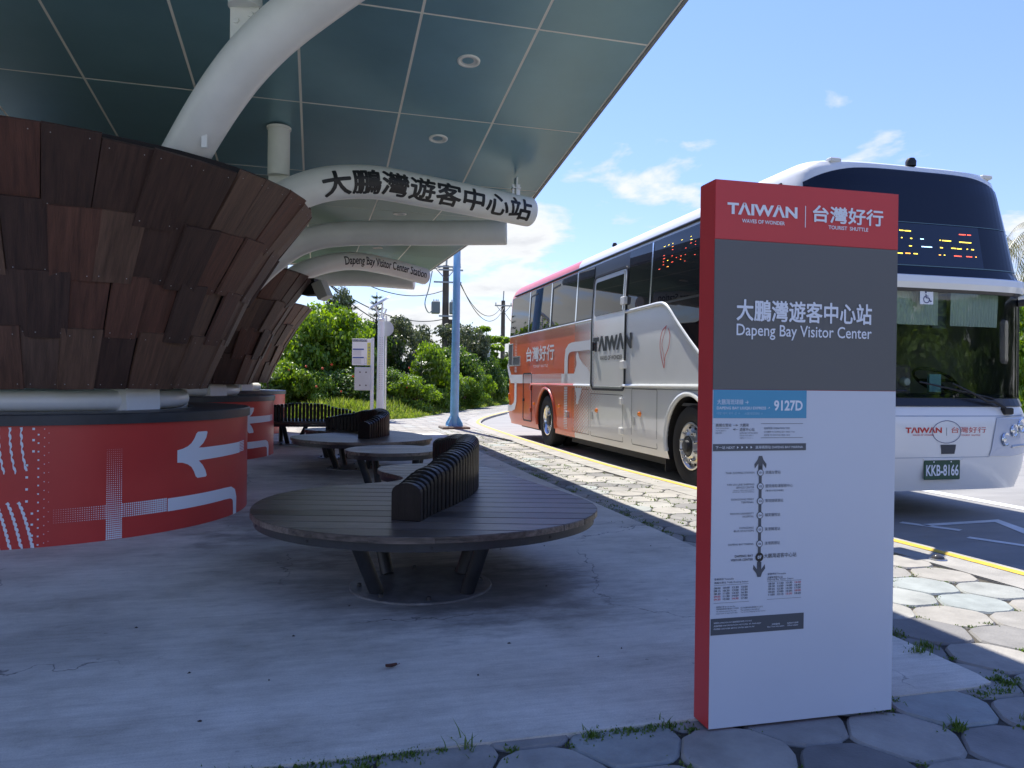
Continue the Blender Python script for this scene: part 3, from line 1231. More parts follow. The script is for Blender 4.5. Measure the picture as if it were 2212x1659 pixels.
def build_arm(root, pts, r, name='arm'):
    path = [p - root.location for p in catm3(pts, 10)]
    mb = MB().tube(path, r, 36, caps=False)
    # slightly rounded end cap
    d = (path[-1] - path[-2]).normalized()
    M = Matrix.Translation(path[-1]) @ d.to_track_quat('Z', 'Y').to_matrix().to_4x4()
    mb.lathe([(r, 0), (r * .985, .02), (r * .93, .032), (0.0, .036)], 36, M)
    o = mb.build(name, WHITE_STEEL, root, 40)
    return o, path


PROF = [(1.15, 1.35), (1.785, 1.605), (2.3, 1.86), (2.62, 2.12), (2.93, 2.33)]


def cone_r(z):
    for (z0, r0), (z1, r1) in zip(PROF[:-1], PROF[1:]):
        if z <= z1:
            return r0 + (z - z0) / (z1 - z0) * (r1 - r0)
    return PROF[-1][1] + (z - 2.93) * .68


ROWS = [(1.15, 1.62, 36, -0.012), (1.56, 2.04, 40, -.002), (1.98, 2.47, 40, .008), (2.40, 2.90, 42, .016)]


def shingle_mesh(z0, z1, wid, seed):
    """one board, origin at its lower centre, x across, z up its slope, y outward"""
    rr = random.Random(seed)
    L = math.hypot(z1 - z0, cone_r(z1) - cone_r(z0))
    w0 = wid * cone_r(z0) / cone_r((z0 + z1) / 2) / 2
    w1 = wid * cone_r(z1) / cone_r((z0 + z1) / 2) / 2
    th = .024
    e = rr.uniform(-.008, .008)
    skew = rr.uniform(-.012, .012)
    vs = []
    for y in (0, th):
        k = .003 if y else 0
        vs += [(-w0 + k, y, 0 + e * 0 + k), (w0 - k, y, e + k), (w1 - k + skew, y, L + rr.uniform(-.01, .01) * (0 if y == 0 else 0) - k), (-w1 + k + skew, y, L + skew - k)]
    fs = [(0, 1, 2, 3)[::-1], (4, 5, 6, 7), (0, 1, 5, 4), (1, 2, 6, 5), (2, 3, 7, 6), (3, 0, 4, 7)]
    fs = [(0, 1, 2, 3), (4, 7, 6, 5), (0, 4, 5, 1), (1, 5, 6, 2), (2, 6, 7, 3), (3, 7, 4, 0)]
    return vs, fs, L


SCREW = mat('steel_screw', (.45, .43, .38), .35, .9)


def funnel(loc, label, group):
    root = empty('funnel_column', loc, 0, label, 'funnel column', group)
    # dark lining behind the boards
    prof = [(cone_r(z) - .035, z) for z, _ in PROF]
    lin = MB().lathe(prof + [(prof[-1][0] - .06, prof[-1][1] - .02)] + [(r - .06, z) for r, z in prof[::-1]], 48, close=True)
    lin.build('lining', mat('dark_lining', (.018, .014, .013), .8), root, True)
    scr = MB()
    rr = random.Random(3)
    for ri, (z0, z1, n, off) in enumerate(ROWS):
        rm = cone_r((z0 + z1) / 2)
        data = []
        for sdx in range(4):
            wid = 2 * math.pi * (rm + off) / n * (1.0 + .03 * sdx)
            vs, fs, L = shingle_mesh(z0, z1, wid, ri * 10 + sdx)
            me = bpy.data.meshes.new('shingle')
            me.from_pydata(vs, [], fs)
            me.materials.append(SHINGLE)
            data.append((me, L))
        for k in range(n):
            a = 2 * math.pi * (k + (.5 if ri % 2 else 0) + rr.uniform(-.06, .06)) / n
            me, L = data[rr.randrange(4)]
            zz0 = z0 + rr.uniform(-.02, .02) * (0 if ri == 0 else 1)
            jut = off + (.017 if k % 2 else 0) + rr.uniform(-.006, .012)
            slope = math.atan2(cone_r(z1) - cone_r(z0), z1 - z0) + rr.uniform(-.01, .03)
            M = (Matrix.Rotation(a - math.pi / 2, 4, 'Z') @ Matrix.Translation((0, cone_r(z0) + jut, zz0 + (rr.uniform(-.015, .04) if ri == 3 else 0)))
                 @ Matrix.Rotation(-slope, 4, 'X') @ Matrix.Rotation(rr.uniform(-.012, .012), 4, 'Y'))
            o = bpy.data.objects.new('shingle', me)
            COL.objects.link(o)
            o.parent = root
            o.matrix_local = M
            w = 2 * math.pi * rm / n / 2 - .045
            for sx in (-w, w):
                for sz in (.045, L - .06):
                    if ri in (1, 2) and sz > .1:
                        continue
                    scr.add([(-.005, 0, 0), (0, 0, -.005), (.005, 0, 0), (0, 0, .005), (0, .004, 0)], [(0, 1, 4), (1, 2, 4), (2, 3, 4), (3, 0, 4)],
                            M @ Matrix.Translation((sx, .024, sz)))
    o = scr.build('screws', SCREW, root)
    o['kind'] = 'stuff'
    # ring pipe below the boards, and the boxed feet that carry it
    M = Matrix.Translation((0, 0, 1.045))
    R0, rp = 1.13, .088
    MB().lathe([(R0 + rp * math.cos(2 * math.pi * k / 18), rp * math.sin(2 * math.pi * k / 18)) for k in range(18)], 64, M, close=True).build('ring_pipe', WHITE_STEEL, root, True)
    for ang in (-24, -96, 48, 120, 192):
        Mf = Matrix.Rotation(R(ang), 4, 'Z')
        mb = MB()
        mb.add([(.95, -.22, .86), (1.26, -.17, .86), (1.26, .17, .86), (.95, .22, .86), (1.0, -.20, 1.19), (1.24, -.17, 1.19), (1.24, .17, 1.19), (1.0, .20, 1.19)],
               [(3, 2, 1, 0), (4, 5, 6, 7), (0, 1, 5, 4), (1, 2, 6, 5), (2, 3, 7, 6), (3, 0, 4, 7)], Mf)
        mb.build('foot_plate', WHITE_STEEL, root)
    return root


C1 = Vector((-4.3, 7.1, 0))
STEP = Vector((-1.38, 5.3, 0))
f1 = funnel(C1, 'nearest flared funnel of dark stained wooden shingles, with a great white arch and the pipe lettered in Chinese', 'shingled funnel columns')
f2 = copy_tree(f1)
f2.location = C1 + STEP
f2['label'] = 'second shingled funnel, behind the nearest one, carrying the pipe lettered in English'
f3 = copy_tree(f1)
f3.location = C1 + STEP * 2
f3['label'] = 'farthest shingled funnel, hidden behind the second, whose blank pipe shows under the far roof'

# arms of the first funnel
build_arm(f1, [(-3.5, 6.9, 1.15), (-3.35, 6.65, 1.9), (-2.98, 6.30, 2.5), (-2.60, 6.05, 2.98), (-2.17, 5.75, 3.40), (-1.80, 5.55, 3.68), (-1.37, 5.4, 3.93),
               (-.8, 5.1, 4.13), (.0, 4.5, 4.24), (.6, 4.0, 4.30)], .175)
armB, pathB = build_arm(f1, [(-3.5, 7.4, 1.1), (-3.1, 7.6, 1.9), (-2.72, 7.8, 2.66), (-2.42, 7.95, 3.06), (-2.05, 8.15, 3.30), (-1.58, 8.45, 3.415), (-1.09, 8.8, 3.42), (-.58, 9.15, 3.405), (-.03, 9.55, 3.39), (.17, 9.70, 3.385)], .182)
# arms of the second funnel
build_arm(f2, [(-4.95, 12.1, 1.2), (-4.72, 11.98, 1.9), (-4.15, 11.62, 2.48), (-3.48, 11.2, 2.97), (-2.95, 11.05, 3.24), (-2.33, 11.0, 3.33), (-1.2, 11.0, 3.35), (-.13, 11.0, 3.37)], .175)
armE, pathE = build_arm(f2, [(-5.0, 12.6, 1.2), (-4.4, 12.8, 2.2), (-3.80, 13.0, 2.90), (-3.44, 13.4, 3.20), (-2.95, 14.0, 3.40), (-2.40, 14.8, 3.42), (-1.80, 15.5, 3.34)], .165)
build_arm(f3, [(-6.2, 17.2, 1.2), (-5.8, 17.0, 2.2), (-5.2, 16.8, 3.0), (-4.5, 16.6, 3.36), (-3.4, 16.5, 3.42), (-2.15, 16.5, 3.36)], .175)


def arm_text(arm, path, r, body, s0, s1, phi0, phi1, m, bold, emb=0):
    L, fr = arm_frames(path)
    tot = L[-1]
    polys = text2d(body, (s0 * tot, s1 * tot, phi0 * r, phi1 * r), bold)
    fn = lambda u, v, h: arm_point(L, fr, u, v / r, r + h)
    decal('lettering', polys, fn, m, arm, .06, .03, h=.003, smooth=True, emb=emb)


# fractions of the arm's length where the words begin and end
arm_text(armB, pathB, .182, '大鵬灣遊客中心站', .50, .985, R(-52), R(31), BLACK_PRINT, .022, .0085)
arm_text(armE, pathE, .165, 'Dapeng Bay Visitor Center Station', .60, .985, R(-40), R(28), BLACK_PRINT, .0, .003)

# hangers between arms and canopy
def hanger(root, x, y, z0, r, label=None):
    p = Vector((x, y, 0))
    a, b = p.dot(AX), p.dot(BX)
    z1 = ceil_z(a, b)
    q = Vector((x, y, 0)) - root.location
    M = Matrix.Translation((q.x, q.y, 0))
    t = MB().lathe([(r, z0 + .1), (r, z1 - .03), (r + .012, z1 - .028), (r + .014, z1 - .005), (r + .01, z1)], 28, M)
    t.lathe([(0, z0 + .1), (r, z0 + .1)], 28, M)
    o = t.build('hanger', WHITE_STEEL, root, 40)
    MB().box(-.105, .105, -.012, .012, z0 - .16, z0 + .14, M).build('hanger_plate', WHITE_STEEL, o)
    mb = MB()
    for (bx, bz) in ((-.06, .0), (.045, .045)):
        mb.lathe([(.024, 0), (.02, .012), (0, .014)], 10, M @ Matrix.Translation((bx, -.012, z0 + bz)) @ Matrix.Rotation(R(90), 4, 'X'))
    mb.build('bolt', WHITE_STEEL, o)


hanger(f1, -2.53, 8.25, 3.32, .115)
hanger(f1, -1.98, 5.62, 3.85, .12)
hanger(f2, -3.95, 13.1, 3.2, .11)
# small bracket under the canopy at the end of the lettered pipe
def pipe_bracket(x, y, z, label=None):
    mb = MB()
    q = Vector((x, y, 0)) - f1.location
    M = Matrix.Translation((q.x, q.y, z)) @ Matrix.Rotation(T, 4, 'Z')
    mb.box(-.01, .01, -.06, .06, -.02, .24, M).box(-.05, .05, -.015, .015, -.02, .16, M).box(-.05, .05, -.06, .06, .10, .115, M)
    mb.build('bracket', ALU, f1)


pipe_bracket(.02, 9.55, 3.53)
MB().box(-.02, .02, -.01, .01, 0, .17, Matrix.Translation((-2.34 + 4.3, 5.80 - 7.1, 2.98))).build('bracket', WHITE_STEEL, f1)


# =================================================================== RED DRUMS
DR = 1.76


def drum(loc, label):
    root = empty('red_drum_counter', loc, 0, label, 'drum counter', 'red drums under the funnels')
    MB().lathe([(DR, 0), (DR, .885)], 128).build('wall', RED_VINYL, root, True)
    MB().lathe([(DR - .5, .905), (DR - .5, .966), (DR + .012, .966), (DR + .022, .958), (DR + .022, .885), (DR - .5, .885)], 128, close=True).build('cap', DARK_CAP, root, 30)
    MB().lathe([(DR - .5, .0), (DR - .5, .9)], 64).build('inner_wall', DARK_CAP, root, True)
    fn = lambda u, v, h: Vector(((DR + h) * math.cos(R(u)), (DR + h) * math.sin(R(u)), v))
    # wave-topped arrow
    arrow = [(-27.3, .649), (-25.6, .658), (-23.9, .675), (-22.6, .70), (-21.6, .735), (-20.9, .775), (-20.3, .79), (-17.0, .79), (-16.5, .782), (-17.0, .735), (-18.2, .69), (-19.9, .655), (-18, .653),
             (2.6, .653), (2.6, .553), (-18, .548), (-19.9, .545), (-18.4, .505), (-17.2, .455), (-16.7, .41), (-17.2, .40), (-20.3, .40), (-21.0, .415), (-21.7, .462), (-22.6, .50), (-23.9, .525), (-25.6, .543), (-27.3, .548)]
    decal('arrow_print', [arrow], fn, PRINT_WHITE, root, 2.0, None)
    # lines that fade the arrow's shaft, then the band wrapping round the drum
    polys = []
    for k in range(7):
        z = .560 + k * .0145
        polys.append(rect(2.6, 7.5, z, z + .0085))
    decal('fade_print', polys, fn, PRINT_WHITE, root, 2.0)
    polys = []
    n = 6
    for k in range(n):     # outer quarter bend
        pass
    cpts = [(-30.1, .213), (-8, .213), (-4.2, .208), (-2.2, .185), (-1.25, .14), (-1.2, .05), (-1.2, .0)]
    sc = DR * math.pi / 180
    q = [(u * sc, v) for u, v in cpts]
    st = stroke(q, [.105, .105, .105, .10, .085, .075, .075])
    decal('band_print', [[(u / sc, v) for u, v in p] for p in st], fn, PRINT_WHITE, root, 2.0)
    # halftone dots: an upright bar that swells downwards and a level bar that swells rightwards
    polys = []
    dz, du = .0158, .0158 / sc
    for i in range(8):
        u = -45.7 + i * .48
        z = .69
        while z > 0:
            r = .0016 + (.69 - z) / .69 * .0062
            polys.append([(u + rx / sc, z + rz) for rx, rz in disc2(0, 0, r, 6)])
            z -= dz
    for j in range(7):
        z = .170 + j * .0158
        u = -57.1
        while u < -30.2:
            if not (-46 < u < -42.2):
                r = .0018 + min(1, (u + 57.1) / 24) * .0062
                polys.append([(u + rx / sc, z + rz) for rx, rz in disc2(0, 0, r, 6)])
            u += .50
    decal('dot_print', polys, fn, PRINT_WHITE, root)['kind'] = 'stuff'
    # contour waves and squares at the left
    polys = []
    rr = random.Random(5)
    for w in range(9):
        for (ztop, zbot, sgn) in ((.875, .36, 1), (.335, .0, 1)):
            ub = -63.8 - w * 2.25
            pts = []
            ws = []
            nn = 26
            if sgn and ztop < .5:
                ub = ub - .2
            for k in range(nn + 1):
                f = k / nn
                z = ztop + (zbot - ztop) * f
                if ztop > .5:
                    u = ub + 3.2 * f ** 2.2
                    u += (1.2 + w * .2) * max(0, f - .7)
                else:
                    u = ub - .3 + 3.0 * f ** .75
                if z < .02:
                    z = .004
                u += .12 * math.sin(k * 2.1)
                pts.append((u * sc, z + 0.0001 * k))
                ws.append(.012 + .007 * math.sin(k * 2.1 + 1) if ztop > .5 else .017 + .007 * math.sin(k * 2.1 + 1))
            cut = .62 if ztop > .5 else 1
            m_ = int(nn * (cut + .035 * w if ztop > .5 else 1))
            m_ = min(nn, m_)
            polys += [[(a_ / sc, b_) for a_, b_ in p] for p in stroke(pts[:m_ + 1], ws[:m_ + 1])]
    for (u, cnt, z0, z1, s0) in ((-61.3, 3, .862, .70, .016), (-60.3, 14, .82, .02, .011), (-59.1, 14, .86, .03, .006), (-58.2, 12, .83, .04, .004), (-61.5, 4, .25, .01, .015), (-62.6, 4, .60, .34, .016)):
        for k in range(cnt):
            z = z0 + (z1 - z0) * k / max(1, cnt - 1)
            h_ = s0 / 2
            polys.append([(u - h_ / sc, z - h_), (u + h_ / sc, z - h_), (u + h_ / sc, z + h_), (u - h_ / sc, z + h_)])
    decal('wave_print', polys, fn, PRINT_WHITE, root)['kind'] = 'stuff'
    return root


d1 = drum(C1, 'nearest red drum counter, printed with a white arrow, dots and wavy lines')
d2 = copy_tree(d1)
d2.location = C1 + STEP
d2['label'] = 'second red drum counter, behind the nearest one and beside the far benches'
d3 = copy_tree(d1)
d3.location = C1 + STEP * 2
d3['label'] = 'farthest red drum counter, hidden behind the second one'

# =================================================================== SLATTED ISLAND SEATS
def planks_of(outline, y0, pitch, gap, z0, z1, root, name='plank', m=WOOD_SEAT, bev=.004):
    ys = [p[1] for p in outline]
    y = math.floor(min(ys) / pitch) * pitch
    while y < max(ys):
        bm = bmesh.new()
        bm.faces.new([bm.verts.new((p[0], p[1], z1)) for p in outline])
        bmesh.ops.triangulate(bm, faces=bm.faces)
        for co, no, outer in ((y + gap / 2, (0, 1, 0), False), (y + pitch - gap / 2, (0, 1, 0), True)):
            bmesh.ops.bisect_plane(bm, geom=bm.verts[:] + bm.edges[:] + bm.faces[:], plane_co=(0, co, 0), plane_no=no, dist=1e-6,
                                   clear_outer=outer, clear_inner=not outer)
        if len(bm.faces) == 0:
            bm.free()
            y += pitch
            continue
        bmesh.ops.dissolve_limit(bm, angle_limit=.01, verts=bm.verts, edges=bm.edges)
        # separate lobes stay one board
        for f in bm.faces:
            if f.normal.z < 0:
                f.normal_flip()
        r_ = bmesh.ops.extrude_face_region(bm, geom=bm.faces[:])
        for v in [g for g in r_['geom'] if isinstance(g, bmesh.types.BMVert)]:
            v.co.z = z0
        bmesh.ops.recalc_face_normals(bm, faces=bm.faces)
        top_e = [e for e in bm.edges if all(abs(v.co.z - z1) < 1e-6 for v in e.verts) and len(e.link_faces) == 2]
        try:
            bmesh.ops.bevel(bm, geom=top_e, offset=bev, segments=1, affect='EDGES')
        except Exception:
            pass
        seen_v = set()
        for v0 in bm.verts:
            if v0 in seen_v:
                continue
            stack, comp = [v0], []
            seen_v.add(v0)
            while stack:
                v = stack.pop()
                comp.append(v)
                for e in v.link_edges:
                    w = e.other_vert(v)
                    if w not in seen_v:
                        seen_v.add(w)
                        stack.append(w)
            ix = {v: i for i, v in enumerate(comp)}
            mesh_obj(name, [v.co for v in comp], [tuple(ix[v] for v in f.verts) for f in bm.faces if f.verts[0] in ix], m, root)
        bm.free()
        y += pitch


def inset_outline(outline, d):
    n = len(outline)
    out = []
    area = sum(outline[i][0] * outline[(i + 1) % n][1] - outline[(i + 1) % n][0] * outline[i][1] for i in range(n))
    s = 1 if area > 0 else -1
    for i in range(n):
        a, b = Vector(outline[i - 1]), Vector(outline[(i + 1) % n])
        t = (b - a).normalized()
        out.append((outline[i][0] - t.y * d * s, outline[i][1] + t.x * d * s))
    return out


def slat_row(root, path, heights, zt, w=.175, pitch=.066, th=.050):
    pts = catmull([Vector((*p, 0)) for p in path], 12)
    L = [0]
    for i in range(1, len(pts)):
        L.append(L[-1] + (pts[i] - pts[i - 1]).length)
    tot = L[-1]
    n = int(tot / pitch)
    for k in range(n + 1):
        s = min(tot - 1e-4, k * pitch + .001)
        i = max(q for q in range(len(L) - 1) if L[q] <= s)
        f = (s - L[i]) / (L[i + 1] - L[i])
        p = pts[i].lerp(pts[i + 1], f)
        t = (pts[i + 1] - pts[i]).normalized()
        u = s / tot * (len(heights) - 1)
        j = min(int(u), len(heights) - 2)
        sm = (u - j)
        sm = sm * sm * (3 - 2 * sm)
        h = heights[j] * (1 - sm) + heights[j + 1] * sm
        hw = w / 2
        prof = [(-hw, 0), (hw, 0), (hw, h - .055)]
        for q in range(1, 8):
            a = math.pi * q / 8
            prof.append((hw * math.cos(a), h - .055 + .055 * math.sin(a)))
        prof.append((-hw, h - .055))
        M = Matrix.Translation((p.x, p.y, zt)) @ Matrix.Rotation(math.atan2(t.y, t.x) - math.pi / 2, 4, 'Z') @ Matrix.Rotation(R(90), 4, 'X')
        mb = MB()
        n_ = len(prof)
        b_ = .004
        sc_ = 1 - b_ * 2 / w
        ring = lambda z, c: [(x * c, (y - h / 2) * (1 - (1 - c) * w / h) + h / 2, z) for x, y in prof]
        vs = ring(-th / 2, sc_) + ring(-th / 2 + b_, 1) + ring(th / 2 - b_, 1) + ring(th / 2, sc_)
        fs = [tuple(range(n_))[::-1], tuple(range(3 * n_, 4 * n_))]
        for r_ in range(3):
            for q in range(n_):
                q2 = (q + 1) % n_
                fs.append((r_ * n_ + q, r_ * n_ + q2, (r_ + 1) * n_ + q2, (r_ + 1) * n_ + q))
        mb.add(vs, fs, M)
        mb.build('slat', WOOD_SLAT, root)


def seat(name, label, cat, group, outline, base, back=None, heights=None, rim_h=.046, pitch=.19, y_rot=0.0, feet=None):
    """outline etc. in world XY; the root stands at the first base plate"""
    bx, by = base[0][0], base[0][1]
    root = empty(name, (bx, by, 0), y_rot, label, cat, group)
    c, s = math.cos(-y_rot), math.sin(-y_rot)
    loc = lambda p: ((p[0] - bx) * c - (p[1] - by) * s, (p[0] - bx) * s + (p[1] - by) * c)
    pts = catmull([Vector((*loc(p), 0)) for p in outline], 5, closed=True)
    out = [(p.x, p.y) for p in pts]
    planks_of(out, 0, pitch, .0085, .415, .45, root)
    ins = inset_outline(out, .022)
    ins2 = inset_outline(out, .032)
    V = [(x, y, .413) for x, y in ins] + [(x, y, .413 - rim_h) for x, y in ins] + [(x, y, .413 - rim_h) for x, y in ins2] + [(x, y, .413) for x, y in ins2]
    n = len(ins)
    F = []
    for i in range(n):
        j = (i + 1) % n
        F += [(i, n + i, n + j, j), (n + i, 2 * n + i, 2 * n + j, n + j), (2 * n + i, 3 * n + i, 3 * n + j, 2 * n + j)]
    rim = fix_normals(mesh_obj('rim', V, F, DARK_STEEL, root, 40))
    # joists under the boards
    # round holes in the rim band
    mb = MB()
    for k in range(5, n, 9):
        p = Vector(ins[k])
        t = (Vector(ins[(k + 1) % n]) - Vector(ins[k - 1])).normalized()
        nn = Vector((t.y, -t.x))
        M = Matrix.Translation((p.x + nn.x * .002, p.y + nn.y * .002, .390)) @ Vector((nn.x, nn.y, 0)).to_track_quat('Z', 'Y').to_matrix().to_4x4()
        mb.lathe([(0, 0), (.009, 0), (.0095, -.004)], 10, M)
    if mb.v:
        mb.build('rim_holes', BLACK, rim)['kind'] = 'stuff'
    for (x, y, r_, legs) in base:
        lx, ly = loc((x, y))
        M = Matrix.Translation((lx, ly, 0))
        pl = MB().lathe([(0, .012), (r_ - .004, .012), (r_, .009), (r_, 0)], 40, M).build('base_plate', BASE_PLATE, root, 30)
        mb = MB()
        for k in range(8):
            a = 2 * math.pi * (k + .3) / 8
            mb.lathe([(0, .034), (.012, .03), (.014, .012)], 8, Matrix.Translation((lx + math.cos(a) * (r_ - .06), ly + math.sin(a) * (r_ - .06), 0)))
        mb.build('anchor_bolts', DARK_STEEL, pl)['kind'] = 'stuff'
        for (fx, fy, tx, ty) in legs:
            p0, p1 = loc((fx, fy)), loc((fx + (tx - fx) * .62, ty if False else fy + (ty - fy) * .62))
            MB().tube([(*p0, .010), (*p1, .40)], .042, 16).build('leg', DARK_STEEL, root, 40)
    if back:
        slat_row(root, [loc(p) for p in back], heights, .45)
    return root


BENCH1 = [(-1.62, 4.80), (-1.50, 4.46), (-1.30, 4.20), (-1.02, 4.01), (-.62, 3.90), (-.25, 3.95), (.12, 4.13), (.38, 4.40), (.52, 4.70), (.55, 5.03), (.45, 5.42), (.25, 5.92), (-.02, 6.6),
          (-.20, 7.1), (-.42, 7.40), (-.75, 7.42), (-1.05, 7.26), (-1.20, 7.02), (-1.15, 6.72), (-.98, 6.46), (-.88, 6.26), (-.91, 6.08), (-1.08, 5.93), (-1.34, 5.75), (-1.54, 5.50), (-1.64, 5.18)]
seat('island_seat', 'nearest large round timber seat with a curved black slatted backrest, under the canopy', 'bench', 'timber island seats',
     BENCH1,
     [(-.54, 4.68, .43, [(-.77, 4.46, -.98, 4.28), (-.25, 4.48, -.05, 4.30), (-.78, 4.90, -.97, 5.12), (-.31, 4.92, -.12, 5.12)]),
      (-.62, 6.85, .36, [(-.80, 6.68, -.95, 6.60), (-.44, 6.68, -.28, 6.5), (-.78, 7.02, -.9, 7.15), (-.46, 7.02, -.38, 7.15)])],
     back=[(-.588, 4.37), (-.535, 4.62), (-.44, 4.95), (-.36, 5.35), (-.33, 5.75), (-.36, 6.1), (-.46, 6.42), (-.60, 6.68)],
     heights=[.215, .27, .33, .37, .385, .36, .30], pitch=.19)

BENCH2 = [(-3.05, 10.62), (-2.90, 10.22), (-2.60, 9.90), (-2.22, 9.70), (-1.80, 9.70), (-1.40, 9.90), (-1.15, 10.28), (-1.10, 10.70), (-1.22, 11.10), (-1.5, 11.62), (-1.86, 12.05), (-2.3, 12.5),
          (-2.85, 12.66), (-3.20, 12.5), (-3.28, 12.15), (-3.06, 11.86), (-2.74, 11.66), (-2.66, 11.45), (-2.80, 11.22), (-2.99, 10.98)]
seat('island_seat', 'middle timber island seat with curved slatted backrest, behind the small round table', 'bench', 'timber island seats',
     BENCH2,
     [(-2.2, 10.85, .40, [(-2.42, 10.68, -2.62, 10.48), (-2.0, 10.65, -1.8, 10.45), (-2.4, 11.05, -2.55, 11.2), (-2.0, 11.05, -1.85, 11.2)]),
      (-2.75, 12.25, .33, [(-2.9, 12.1, -3.05, 12.0), (-2.58, 12.1, -2.42, 12.0), (-2.88, 12.4, -2.95, 12.5), (-2.6, 12.4, -2.5, 12.45)])],
     back=[(-1.98, 10.36), (-1.88, 10.7), (-1.85, 11.1), (-1.97, 11.5), (-2.25, 11.85), (-2.6, 12.05), (-2.92, 12.12)],
     heights=[.23, .30, .35, .37, .33, .26, .20], pitch=.19)

BENCH3 = [(-5.3, 14.4), (-4.7, 14.0), (-3.9, 13.95), (-3.2, 14.05), (-2.7, 13.95), (-2.35, 14.15), (-2.35, 14.55), (-2.75, 14.9), (-3.3, 15.1), (-4.0, 15.35), (-4.9, 15.5), (-5.5, 15.1)]
seat('island_seat', 'farthest timber seat with a long low arc of slats, beside the second red drum', 'bench', 'timber island seats',
     BENCH3,
     [(-4.4, 14.75, .4, [(-4.75, 14.75, -4.95, 14.5), (-4.25, 14.6, -4.3, 14.25), (-4.5, 15.0, -4.55, 15.2), (-4.15, 14.95, -3.85, 15.0)]),
      (-2.95, 14.5, .25, [(-3.05, 14.42, -3.15, 14.3), (-2.75, 14.45, -2.62, 14.4), (-3.0, 14.6, -3.1, 14.75), (-2.8, 14.6, -2.7, 14.7)])],
     back=[(-4.75, 14.1), (-4.35, 14.35), (-3.9, 14.5), (-3.5, 14.62), (-3.1, 14.70), (-2.85, 14.76)],
     heights=[.22, .31, .345, .33, .24, .14], pitch=.19)
tbl = [(-1.37 + .53 * math.cos(a), 8.85 + .56 * math.sin(a)) for a in [2 * math.pi * k / 16 for k in range(16)]]
seat('round_table', 'small round timber table between the nearest seat and the middle seat', 'table', None, tbl,
     [(-1.37, 8.95, .34, [(-1.6, 8.75, -1.78, 8.55), (-1.15, 8.75, -1.0, 8.6), (-1.58, 9.15, -1.7, 9.3), (-1.15, 9.15, -1.02, 9.3)])], pitch=.19)

# =================================================================== TOTEM SIGN
tot = empty('totem_sign', P(1.377, 2.50), T, 'tall freestanding red and white route sign beside the slab corner, with a blue 9127D panel', 'sign')
TW, TD, TH = .778, .11, 1.986
TOT_RED = mat('sign_red', (.55, .043, .045), .42, 0, .04, 2)
TOT_WHITE = mat('sign_white', (.56, .60, .66), .35, 0, .03, 1.2)
TOT_GREY = mat('sign_slate_grey', (.105, .108, .108), .42, 0, .03, 1.2)
TOT_BLUE = mat('sign_cyan', (.055, .29, .46), .4)
TXT_W = mat('sign_white_letters', (.72, .76, .82), .4)
MB().box(0, TW, .004, TD, .0, TH, bevel=.004).build('body', TOT_RED, tot)
MB().box(.0015, TW - .0015, 0.0, .003, 1.7715, TH - .002).build('red_panel', TOT_RED, tot)
MB().box(.0015, TW - .0015, 0.0, .003, 1.2295, 1.7695).build('grey_panel', TOT_GREY, tot)
MB().box(.0015, TW - .0015, 0.0, .003, .004, 1.2275).build('white_panel', TOT_WHITE, tot)
tf = lambda u, v, h: Vector((u - 1.377, -h, v))


def tdecal(name, polys, m, h=.0012, parent=tot, emb=0):
    return decal(name, polys, tf, m, parent, h=h, emb=emb)


def ttext(lines, m, h=.0022, name='lettering', emb=0):
    polys = []
    for (body, x0, x1, z0, z1, bold) in lines:
        polys += text2d(body, (x0, x1, z0, z1), bold)
    return tdecal(name, polys, m, h, emb=emb)


ttext([('TΛIWΛN', 1.425, 1.712, 1.862, 1.906, .035)], TXT_W)
ttext([('WAVES OF WONDER', 1.484, 1.660, 1.834, 1.848, .018)], TXT_W)
tdecal('divider', [rect(1.745, 1.748, 1.832, 1.912)], TXT_W)
ttext([('台灣好行', 1.778, 2.083, 1.856, 1.916, .012)], TXT_W, emb=.0016)
ttext([('TOURIST  SHUTTLE', 1.845, 2.018, 1.832, 1.846, .018)], TXT_W)
ttext([('大鵬灣遊客中心站', 1.468, 2.038, 1.480, 1.556, .018)], TXT_W, emb=.0017)
ttext([('Dapeng Bay Visitor Center', 1.468, 2.040, 1.412, 1.468, .008)], TXT_W)
tdecal('route_panel', [rect(1.380, 1.762, 1.125, 1.228)], TOT_BLUE)
ttext([('大鵬灣琉球線 →', 1.394, 1.520, 1.174, 1.194, .01), ('DAPENG BAY LIUQIU EXPRESS →', 1.393, 1.610, 1.155, 1.167, .012), ('9127D', 1.625, 1.745, 1.152, 1.191, .03)], TXT_W)
ttext([('대펑 베이 류추 선 →', 1.393, 1.486, 1.138, 1.148, 0), ('大鵬湾琉球線 →', 1.505, 1.578, 1.137, 1.147, 0)], mat('sign_faint_letters', (.30, .52, .66), .4))
ttext([('高鐵左營站', 1.390, 1.452, 1.094, 1.106, .02), ('大鵬灣', 1.486, 1.522, 1.094, 1.106, .02), ('遊客中心站', 1.486, 1.546, 1.078, 1.090, .02),
       ('→', 1.458, 1.480, 1.096, 1.103, 0), ('←', 1.458, 1.480, 1.081, 1.088, 0)], BLACK_PRINT)
ttext([('THSR Zuoying Station', 1.389, 1.443, 1.0855, 1.0905, 0), ('DAPENG BAY VISITOR CENTER', 1.486, 1.560, 1.0685, 1.0735, 0), ('까오티에 쭤잉역 →', 1.389, 1.431, 1.077, 1.082, 0),
       ('高鉄左営駅 →', 1.389, 1.420, 1.069, 1.074, 0), ('대펑 베이 비지터 센터역 →', 1.486, 1.543, 1.0595, 1.0645, 0), ('大鵬湾ビジターセンター →', 1.486, 1.541, 1.0505, 1.0555, 0),
       ('往大鵬灣 TO DAPENG BAY: 08:00~17:30', 1.585, 1.712, 1.0715, 1.0785, 0), ('往左營 TO ZUOYING: 08:20~18:20', 1.585, 1.693, 1.060, 1.067, 0)], GREY_PRINT)
